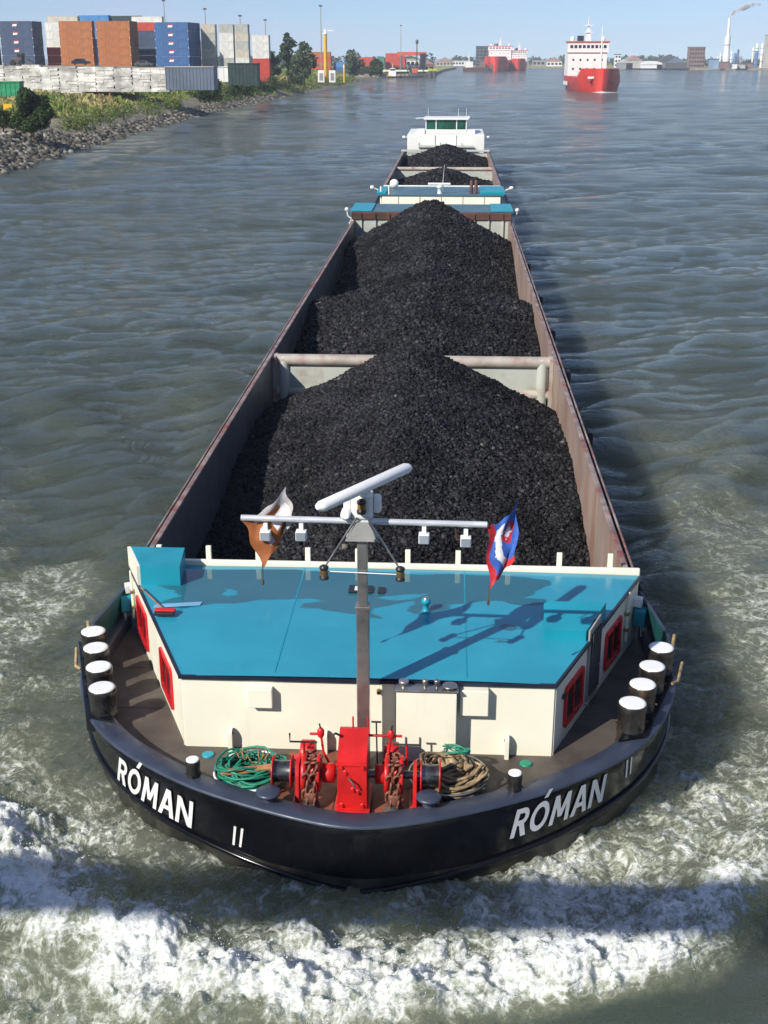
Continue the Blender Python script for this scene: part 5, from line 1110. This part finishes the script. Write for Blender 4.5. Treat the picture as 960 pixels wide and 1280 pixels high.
house(204.7, 1500, 18, 25, 8, M['concrete'], 'pale gabled warehouse with red roof right of the red ship', 'gable', 'pinkroof')
house(194.9, 1500, 16, 20, 5, M['grey'], 'grey low building just right of the red ship', 'gable', 'concrete')
house(193.3, 1560, 7, 7, 14, M['shipwhite'], 'small white tower just right of the red ship', wins=2)
house(133.7, 1750, 20, 12, 6, M['shipwhite'], 'white building left of the near red ship on the far shore', 'gable', 'pinkroof', 4)
house(119.0, 1800, 22, 12, 7, M['grey'], 'grey building right of the moored red ships', 'flat', 'grey', 4)
house(7.2, 1900, 34, 14, 6, M['shipwhite'], 'long pale shed on the far shore left of the moored ships', 'flat', 'concrete', 8)
house(-12.0, 1850, 24, 14, 5, M['concrete'], 'pale low shed near the river bend', 'gable', 'pinkroof', 5)
house(38.5, 1700, 19, 14, 24, M['darkgrey'], 'dark tall block rising behind the moored red ship', 'flat', 'darkgrey', 4)
for k, px_ in enumerate((294.7, 304.0, 284.8, 314.5, 323.4)):
    house(px_, 1445+4*k, 10, 8, (6, 4.5, 9, 4, 5)[k], (M['brick'], M['shipwhite'], M['paleblue'], M['concrete'], M['brick'])[k], ('brown shed at the foot of the tall chimney', 'white shed right of the tall chimney', 'pale blue tank house left of the tall chimney', 'pale hall between chimney and refinery towers', 'brown hall below the refinery towers')[k])
# chimney with plume
cx = 306.6
ch = empty('chimney', (cx, 1500, 2.4), 'tall white stepped chimney with a smoke plume', 'chimney')
MB().lathe([(4.0, 2), (3.6, 16), (3.2, 17), (3.2, 27), (3.0, 36)], (cx, 1500, 0), n=18).build('lower_shaft', M['shipwhite'], ch)
MB().lathe([(3.4, 26), (3.4, 27)], (cx, 1500, 0), n=18).build('platform', M['grey'], ch)
MB().lathe([(1.7, 36), (1.5, 46), (1.45, 54.5)], (cx, 1500, 0), n=14).build('flue', M['shipwhite'], ch)
for dx, h in ((-6, 18), (-9, 15)): MB().lathe([(1.0, 2), (.9, h)], (cx+dx, 1502, 0), n=10).build('side_flue', M['shipwhite'], ch)
M['refblue'] = paint('refinery blue', (.055, .16, .36), .6, var=.25, scale=.2)
REF = ((913.5, 19, .9, 'shipwhite'), (918, 17, 1.6, 'refblue'), (921, 21, 1.2, 'refblue'), (925, 14, 1.5, 'grey'), (940, 23, .9, 'shipwhite'), (944.5, 27, 1.6, 'shipwhite'), (946.5, 20, 2.2, 'refblue'), (950.5, 27, 1.4, 'shipwhite'), (955, 20, 1.6, 'grey'))
RX_ = [310.3, 314.3, 317.4, 320.9, 333.7, 337.7, 337.7, 343.5, 346.7]
NAMES = ('thin white column right of the chimney', 'blue tower right of the chimney', 'taller blue tower right of the chimney', 'grey drum tower right of the blue towers', 'thin white column left of the right edge cluster', 'left tall white vessel near the right edge', 'broad blue tower near the right edge', 'right tall white vessel near the right edge', 'grey stack nearest the right edge')
for (p, h, r, m), x, nm in zip(REF, RX_, NAMES):
    o = empty('refinery_tower', (x, 1490, 2.4), nm, 'tower', 'refinery towers')
    MB().lathe([(r, 2), (r, h), (r*.5, h+1)], (x, 1490, 0), n=12).build('column', M[m], o)
    for z in (h*.35, h*.6, h*.85): MB().lathe([(r*1.5, z), (r*1.5, z+.4)], (x, 1490, 0), n=12).build('platform', M['grey'], o)
house(349.9, 1480, 9, 10, 34, M['concrete'], 'tall pale cream building at the right edge', rm='concrete')
# smoke: a drifting volume of white vapour
t = NT('smoke'); vol = t.n.new('ShaderNodeVolumePrincipled'); vol.inputs['Color'].default_value = (.98, .98, .98, 1); vol.inputs['Anisotropy'].default_value = -.4
ns_ = t.rng(t.noise(t.coord((.12, .12, .12)), 1.0, 4), .34, .60, 0, .9); t.link(ns_, vol.inputs['Density']); t.link(vol.outputs[0], t.out.inputs['Volume'])
pth = [(cx, 1500, 54.5), (cx+1.5, 1500, 58), (cx+5, 1501, 61.5), (cx+10, 1502, 63.5), (cx+17, 1503, 66), (cx+26, 1504, 69), (cx+34, 1505, 69)]
tag(MB().tube(pth, 1, 12, radii=[1.1, 1.7, 2.4, 2.8, 3.2, 2.6, .8]).build('smoke', t.m), 'white smoke drifting right from the chimney top', 'smoke', kind='stuff')

# ------------------------------------------------------------------ ships
M['shipred'] = paint('ship red', (.56, .035, .018), .42, var=.10, scale=.15, dirt=(.35, .10, .07), damt=.25, dscale=.15, streak=True)
M['shiporange'] = paint('orange superstructure trim', (.60, .10, .05), .5)
def ship(x, y, L, B, fb, label, sup, heading=0, nwin=9, mark=True, fc_=3.4):
    """bow towards -Y; built about its own origin, then set in place"""
    o = empty('tanker_ship', (x, y, 0), label, 'ship'); o.rotation_euler = (0, 0, heading); Z0 = Vector((0, 0, 0))
    def add(q, nm, m, p=o): return q.build(nm, m, p, (0, 0, 0))
    hb = B/2; N = 26; loops = []
    for z, kz, dz in ((-1, .80, 3.2), (0, .86, 2.6), (fb*.45, .95, 1.4), (fb*.8, 1.0, .5), (fb, 1.0, 0)):
        pts = []
        for k in range(N+1):
            f = k/N; yy = -L/2+L*f; w = hb*kz*min(1, (f/.20)**.62)*(1 if f < .93 else 1-.35*((f-.93)/.07)**2); yy2 = yy+dz*max(0, 1-f/.20)
            rise = (fc_ if f < .17 else fc_*max(0, 1-(f-.17)/.012)) if z > fb*.7 else 0
            pts.append((w, yy2, z+rise*(1 if z == fb else .6)))
        loops.append([(-a, b, c) for a, b, c in pts[::-1]]+pts)
    q = MB(); q.loft(loops, closed=False); n2 = len(loops[0]); q.add(loops[-1], [(i, i+1, n2-2-i, n2-1-i) for i in range(N)]); q.add([l[0] for l in loops]+[l[-1] for l in loops][::-1], [tuple(range(10))])
    add(q, 'hull', M['shipred'])
    q = MB(); q.loft([[(a*1.01, b-.1, z) for a, b, z in [(p[0], p[1], zz) for p in loops[1]]] for zz in (-.1, .5)], closed=False); add(q, 'boot_topping', M['brick'])
    S0 = L/2-L*.24
    add(MB().box(-hb*.95, hb*.95, S0, L/2-2, fb-.2, fb+sup*.70), 'superstructure', M['shipwhite'])
    br = add(MB().box(-hb*1.0, hb*1.0, S0-.6, S0+6, fb+sup*.70, fb+sup), 'bridge', M['shipwhite'])
    for k in range(nwin):
        w = 2*hb*.92/nwin; xx = -hb*.92+w*(k+.5); add(MB().box(xx-w*.33, xx+w*.33, S0-.72, S0-.62, fb+sup*.83, fb+sup*.92), 'bridge_window', M['glass'], br)
    add(MB().box(-hb*1.06, hb*1.06, S0-1, S0+6.3, fb+sup, fb+sup+.5), 'bridge_roof', M['shiporange'], br)
    for r in range(2):
        for k in range(5): xx = -hb*.7+k*hb*.35; add(MB().box(xx-.4, xx+.4, S0-.08, S0-.01, fb+sup*(.18+.27*r), fb+sup*(.18+.27*r)+.8), 'cabin_window', M['glass'])
    fz = fb+sup+.5
    m = add(MB().prism([(-1.3, fz), (1.3, fz), (.7, fz+5), (-.7, fz+5)], Fr((0, S0+2, 0), (1, 0, 0), (0, -1, 0)), -1.2, 0), 'mast', M['shipwhite'])
    add(MB().cyl((0, S0+2.5, fz+5), (0, S0+2.5, fz+10), .35, 8, r1=.12), 'mast_pole', M['shipwhite'], m)
    for z in (fz+3.4, fz+6.2): add(MB().box(-1.8, 1.8, S0+1.6, S0+2.0, z, z+.35), 'radar_scanner', M['shipwhite'], m)
    for xx in (-hb*.75, hb*.75): add(MB().lathe([(.9, fz), (.9, fz+1.6), (.4, fz+2.0)], (xx, S0+3, 0), n=10), 'dome', M['shipwhite'])
    add(MB().box(-hb*.50, -hb*.20, S0+3, S0+6, fz, fz+2.2), 'funnel', M['navy'])
    fm = add(MB().cyl((0, -L/2+L*.13, fb*1.3), (0, -L/2+L*.13, fb+sup+5.5), .42, 8, r1=.2), 'foremast', M['shipwhite'])
    add(MB().box(-1.6, 1.6, -L/2+L*.13-.3, -L/2+L*.13+.3, fb+sup*.72, fb+sup*.72+.3), 'foremast_platform', M['shipwhite'], fm)
    for yy in np.linspace(-L*.22, S0-6, 5): add(MB().tube([(-hb*.5, yy, fb), (-hb*.5, yy, fb+1.6), (hb*.5, yy, fb+1.6), (hb*.5, yy, fb)], .22, 6), 'deck_pipe', M['shiporange'])
    for sd in (-1, 1): add(MB().lathe([(.5, -.3), (.55, 0), (.5, .3)], (sd*hb*.50, -L/2+L*.055, fb*.75), 'X', 10), 'anchor', M['black'])
    if mark:
        for k, (y0, y1) in enumerate(((L*.18, L*.30), (L*.32, L*.42))): add(MB().box(-hb*1.02, -hb*1.003, y0, y1, fb*.35, fb*.62), 'hull_mark', M['white'])
        add(MB().box(-hb*.62-.1, -hb*.62+2.2, -L*.455, -L*.450, fb*.95, fb*1.08), 'bow_name', M['white'])
    return o
ship(58.9, 552, 84, 17.5, 5.8, 'red tanker with white superstructure steaming towards the camera', 13.6)
tag(MB().tube([(58.9-5, 514.5, .1), (58.9-1, 510.6, .25), (58.9+.0, 510.0, .3), (58.9+1, 510.6, .25), (58.9+6, 514.5, .1), (58.9+11, 518, .05)], .5, 8, radii=[.25, .5, .55, .5, .4, .1]).build('bow_foam', paint('foam', (.8, .8, .78), .8)), 'white bow wave curling under the red tanker', 'foam', kind='stuff')
ship(45.2, 1330, 90, 24, 11, 'larger red ship moored on the far side of the river', 13, math.radians(-6), 7, False)
ship(67.8, 1370, 80, 17, 9, 'smaller red ship moored to the right of the larger one', 11, math.radians(-4), 7, False)
# moored coaster with crane left of the red ships
co = empty('work_barge', (23.7, 1290, 0), 'brown work barge with crane gear moored left of the red ships', 'barge'); a = 23.7
MB().loft([[(a-14, 1275, z), (a+12, 1275, z), (a+13, 1310, z), (a-13, 1310, z)] for z in (-.5, 4.2)], sm=False).add([(a-14, 1275, 4.2), (a+12, 1275, 4.2), (a+13, 1310, 4.2), (a-13, 1310, 4.2)], [(0, 1, 2, 3)]).build('hull', M['brown'], co)
MB().box(a-12, a-4, 1290, 1304, 4.2, 9.5).build('cabin', M['shipwhite'], co); MB().cyl((a-8, 1296, 9.5), (a-8, 1296, 20), .5, 8, r1=.2).build('mast', M['shipwhite'], co)
MB().box(a+3, a+7, 1288, 1296, 4.2, 10).build('crane_house', M['brick'], co); MB().cyl((a+5, 1290, 9), (a+9, 1284, 24), .5, 6, r1=.25).build('crane_jib', M['brown'], co)
for k in range(4): MB().cyl((a+8+k*2.2, 1273, -1), (a+8+k*2.2, 1273, 6.5), .6, 8).build('fender_pile', M['darkgrey'], co)
# tug and small black barge by the left jetty
tg = empty('tug_boat', (-38.8, 880, 0), 'small white and black tug lying by the left jetty', 'boat'); a = -38.8
MB().loft([[(a-4.6*k, 876+d, z), (a-2.8*k, 873.5+d, z), (a+4.6*k, 874+d, z), (a+5.2*k, 880, z), (a-4.6*k, 881, z)] for z, k, d in ((-.5, .9, .6), (1.4, 1, 0))], sm=False).add([(a-4.6, 876, 1.4), (a-2.8, 873.5, 1.4), (a+4.6, 874, 1.4), (a+5.2, 880, 1.4), (a-4.6, 881, 1.4)], [(0, 1, 2, 3, 4)]).build('hull', M['black'], tg)
MB().bbox(a-4.7, a-1.0, 873.3, 874.4, 1.4, 2.0, .1).build('bulwark', M['yellow'], tg); MB().bbox(a-3.6, a+1.4, 875, 879, 1.4, 4.4, .15).build('deckhouse', M['shipwhite'], tg); w_ = MB().bbox(a-2.8, a+.6, 875.3, 878.5, 4.4, 6.6, .15).build('wheelhouse', M['shipwhite'], tg)
MB().box(a-2.6, a+.4, 875.2, 875.29, 5.1, 6.1).build('window', M['glass'], w_); MB().cyl((a-1, 877, 6.6), (a-1, 877, 9.5), .12, 6).build('mast', M['shipwhite'], tg)
bb = empty('small_barge', (-26.4, 880, 0), 'low black work boat with orange cabin beside the tug', 'boat'); a = -26.4
MB().loft([[(a-7.4*k, 876, z), (a+6.6*k, 876, z), (a+7*k, 881, z), (a-7*k, 881, z)] for z, k in ((-.5, .95), (1.5, 1))], sm=False).add([(a-7.4, 876, 1.5), (a+6.6, 876, 1.5), (a+7, 881, 1.5), (a-7, 881, 1.5)], [(0, 1, 2, 3)]).build('hull', M['black'], bb)
MB().bbox(a-.6, a+3.4, 876.6, 880, 3.6, 6.4, .15).build('cabin', M['shiporange'], bb); MB().bbox(a-1.0, a+3.6, 876.5, 880.2, 1.5, 3.5, .1).build('lower_cabin', M['darkgrey'], bb); MB().cyl((a-1.5, 878, 1.5), (a-1.5, 878, 8.5), .2, 6).build('derrick', M['black'], bb)
# jetty
je = empty('jetty', (-30.5, 905, 0), 'long cream coloured jetty on piles behind the tug', 'jetty'); x0, x1 = -49.3, -13.5
MB().box(x0, x1, 905, 908, 4.2, 5.3).build('deck', M['cream'], je)
for k in range(12): xx = x0+1+(x1-x0-2)*k/11; MB().cyl((xx, 906, -1), (xx, 906, 4.2), .35, 6).build('pile', M['darkgrey'], je)
for k, px_ in enumerate((-14.8, -11.9)):
    o = empty('mooring_dolphin', (px_, 890, 0), ('left', 'right')[k]+' yellow green mooring dolphin at the end of the jetty', 'dolphin'); MB().lathe([(1.3, -1), (1.3, 4.6)], (px_, 890, 0), n=10).build('pile', M['darkgrey'], o); MB().bbox(px_-1.7, px_+1.7, 888.4, 891.6, 4.6, 6.2, .1).build('cap', paint('lime paint', (.45, .50, .05), .6), o)
bl = empty('beacon_pole', (-23.8, 900, 0), 'dark pole with lantern standing on the jetty', 'pole'); a = -24.3; MB().cyl((a, 900, 0), (a, 900, 23), .45, 8, r1=.3).build('pole', M['black'], bl); MB().lathe([(.5, 22), (1.0, 22.4), (1.0, 24.2), (.3, 24.8)], (a, 900, 0), n=10).build('lantern', M['darkgrey'], bl)
cr_ = empty('gantry_crane', (-25.7, 930, 2.6), 'red gantry beam on dark legs right of the bright red containers', 'crane'); x0, x1 = -39.3, -18.4
MB().box(x0, x1, 930, 932, 14.5, 17).build('beam', M['shiporange'], cr_)
for xx in (x0+3, x1-2): MB().box(xx-.8, xx+.8, 930.2, 931.8, 2, 14.5).build('leg', M['darkgrey'], cr_)
MB().box(x1-4.5, x1-.5, 929, 933, 3, 16).build('machine_tower', M['navy'], cr_)
house(-30.0, 940, 12, 8, 9, M['shipwhite'], 'white hall under the red gantry beam', 'flat', 'concrete', 4, z=2.6)
house(-21.4, 960, 16, 8, 6, M['brick'], 'brownish shed behind the jetty end', 'gable', 'pinkroof', 4, z=2.6)

# ------------------------------------------------------------------ the road bridge the picture is taken from (behind the camera; its girder shades the bow wave)
brg = empty('road_bridge', (0, -6, 0), 'steel truss road bridge over the river, above and behind the viewpoint', 'bridge')
MB().box(-300, 300, -12, -.5, 10.6, 11.4).build('deck', M['concrete'], brg)
MB().box(-300, 300, -.62, -.5, 11.4, 11.7).build('kerb', M['concrete'], brg)
MB().box(-300, 300, -2.65, -2.35, 18.3, 19.4).build('top_chord', M['grey'], brg)
for k in range(-8, 9): MB().box(k*18-6.2, k*18-5.8, -2.65, -2.35, 11.4, 18.3).build('truss_post', M['grey'], brg)
for x in (-120, 120): MB().box(x-3, x+3, -10, -3, -8, 10.6).build('pier', M['concrete'], brg)

# ------------------------------------------------------------------ summer haze over the river
t = NT('haze'); vol = t.n.new('ShaderNodeVolumePrincipled'); vol.inputs['Color'].default_value = (.80, .88, 1.0, 1); vol.inputs['Density'].default_value = .00016; vol.inputs['Anisotropy'].default_value = -.15
t.link(vol.outputs[0], t.out.inputs['Volume'])
tag(MB().box(-3500, 3500, -700, 4200, -9.5, 80).build('haze', t.m), 'thin blue summer haze over the river', 'haze', kind='stuff')
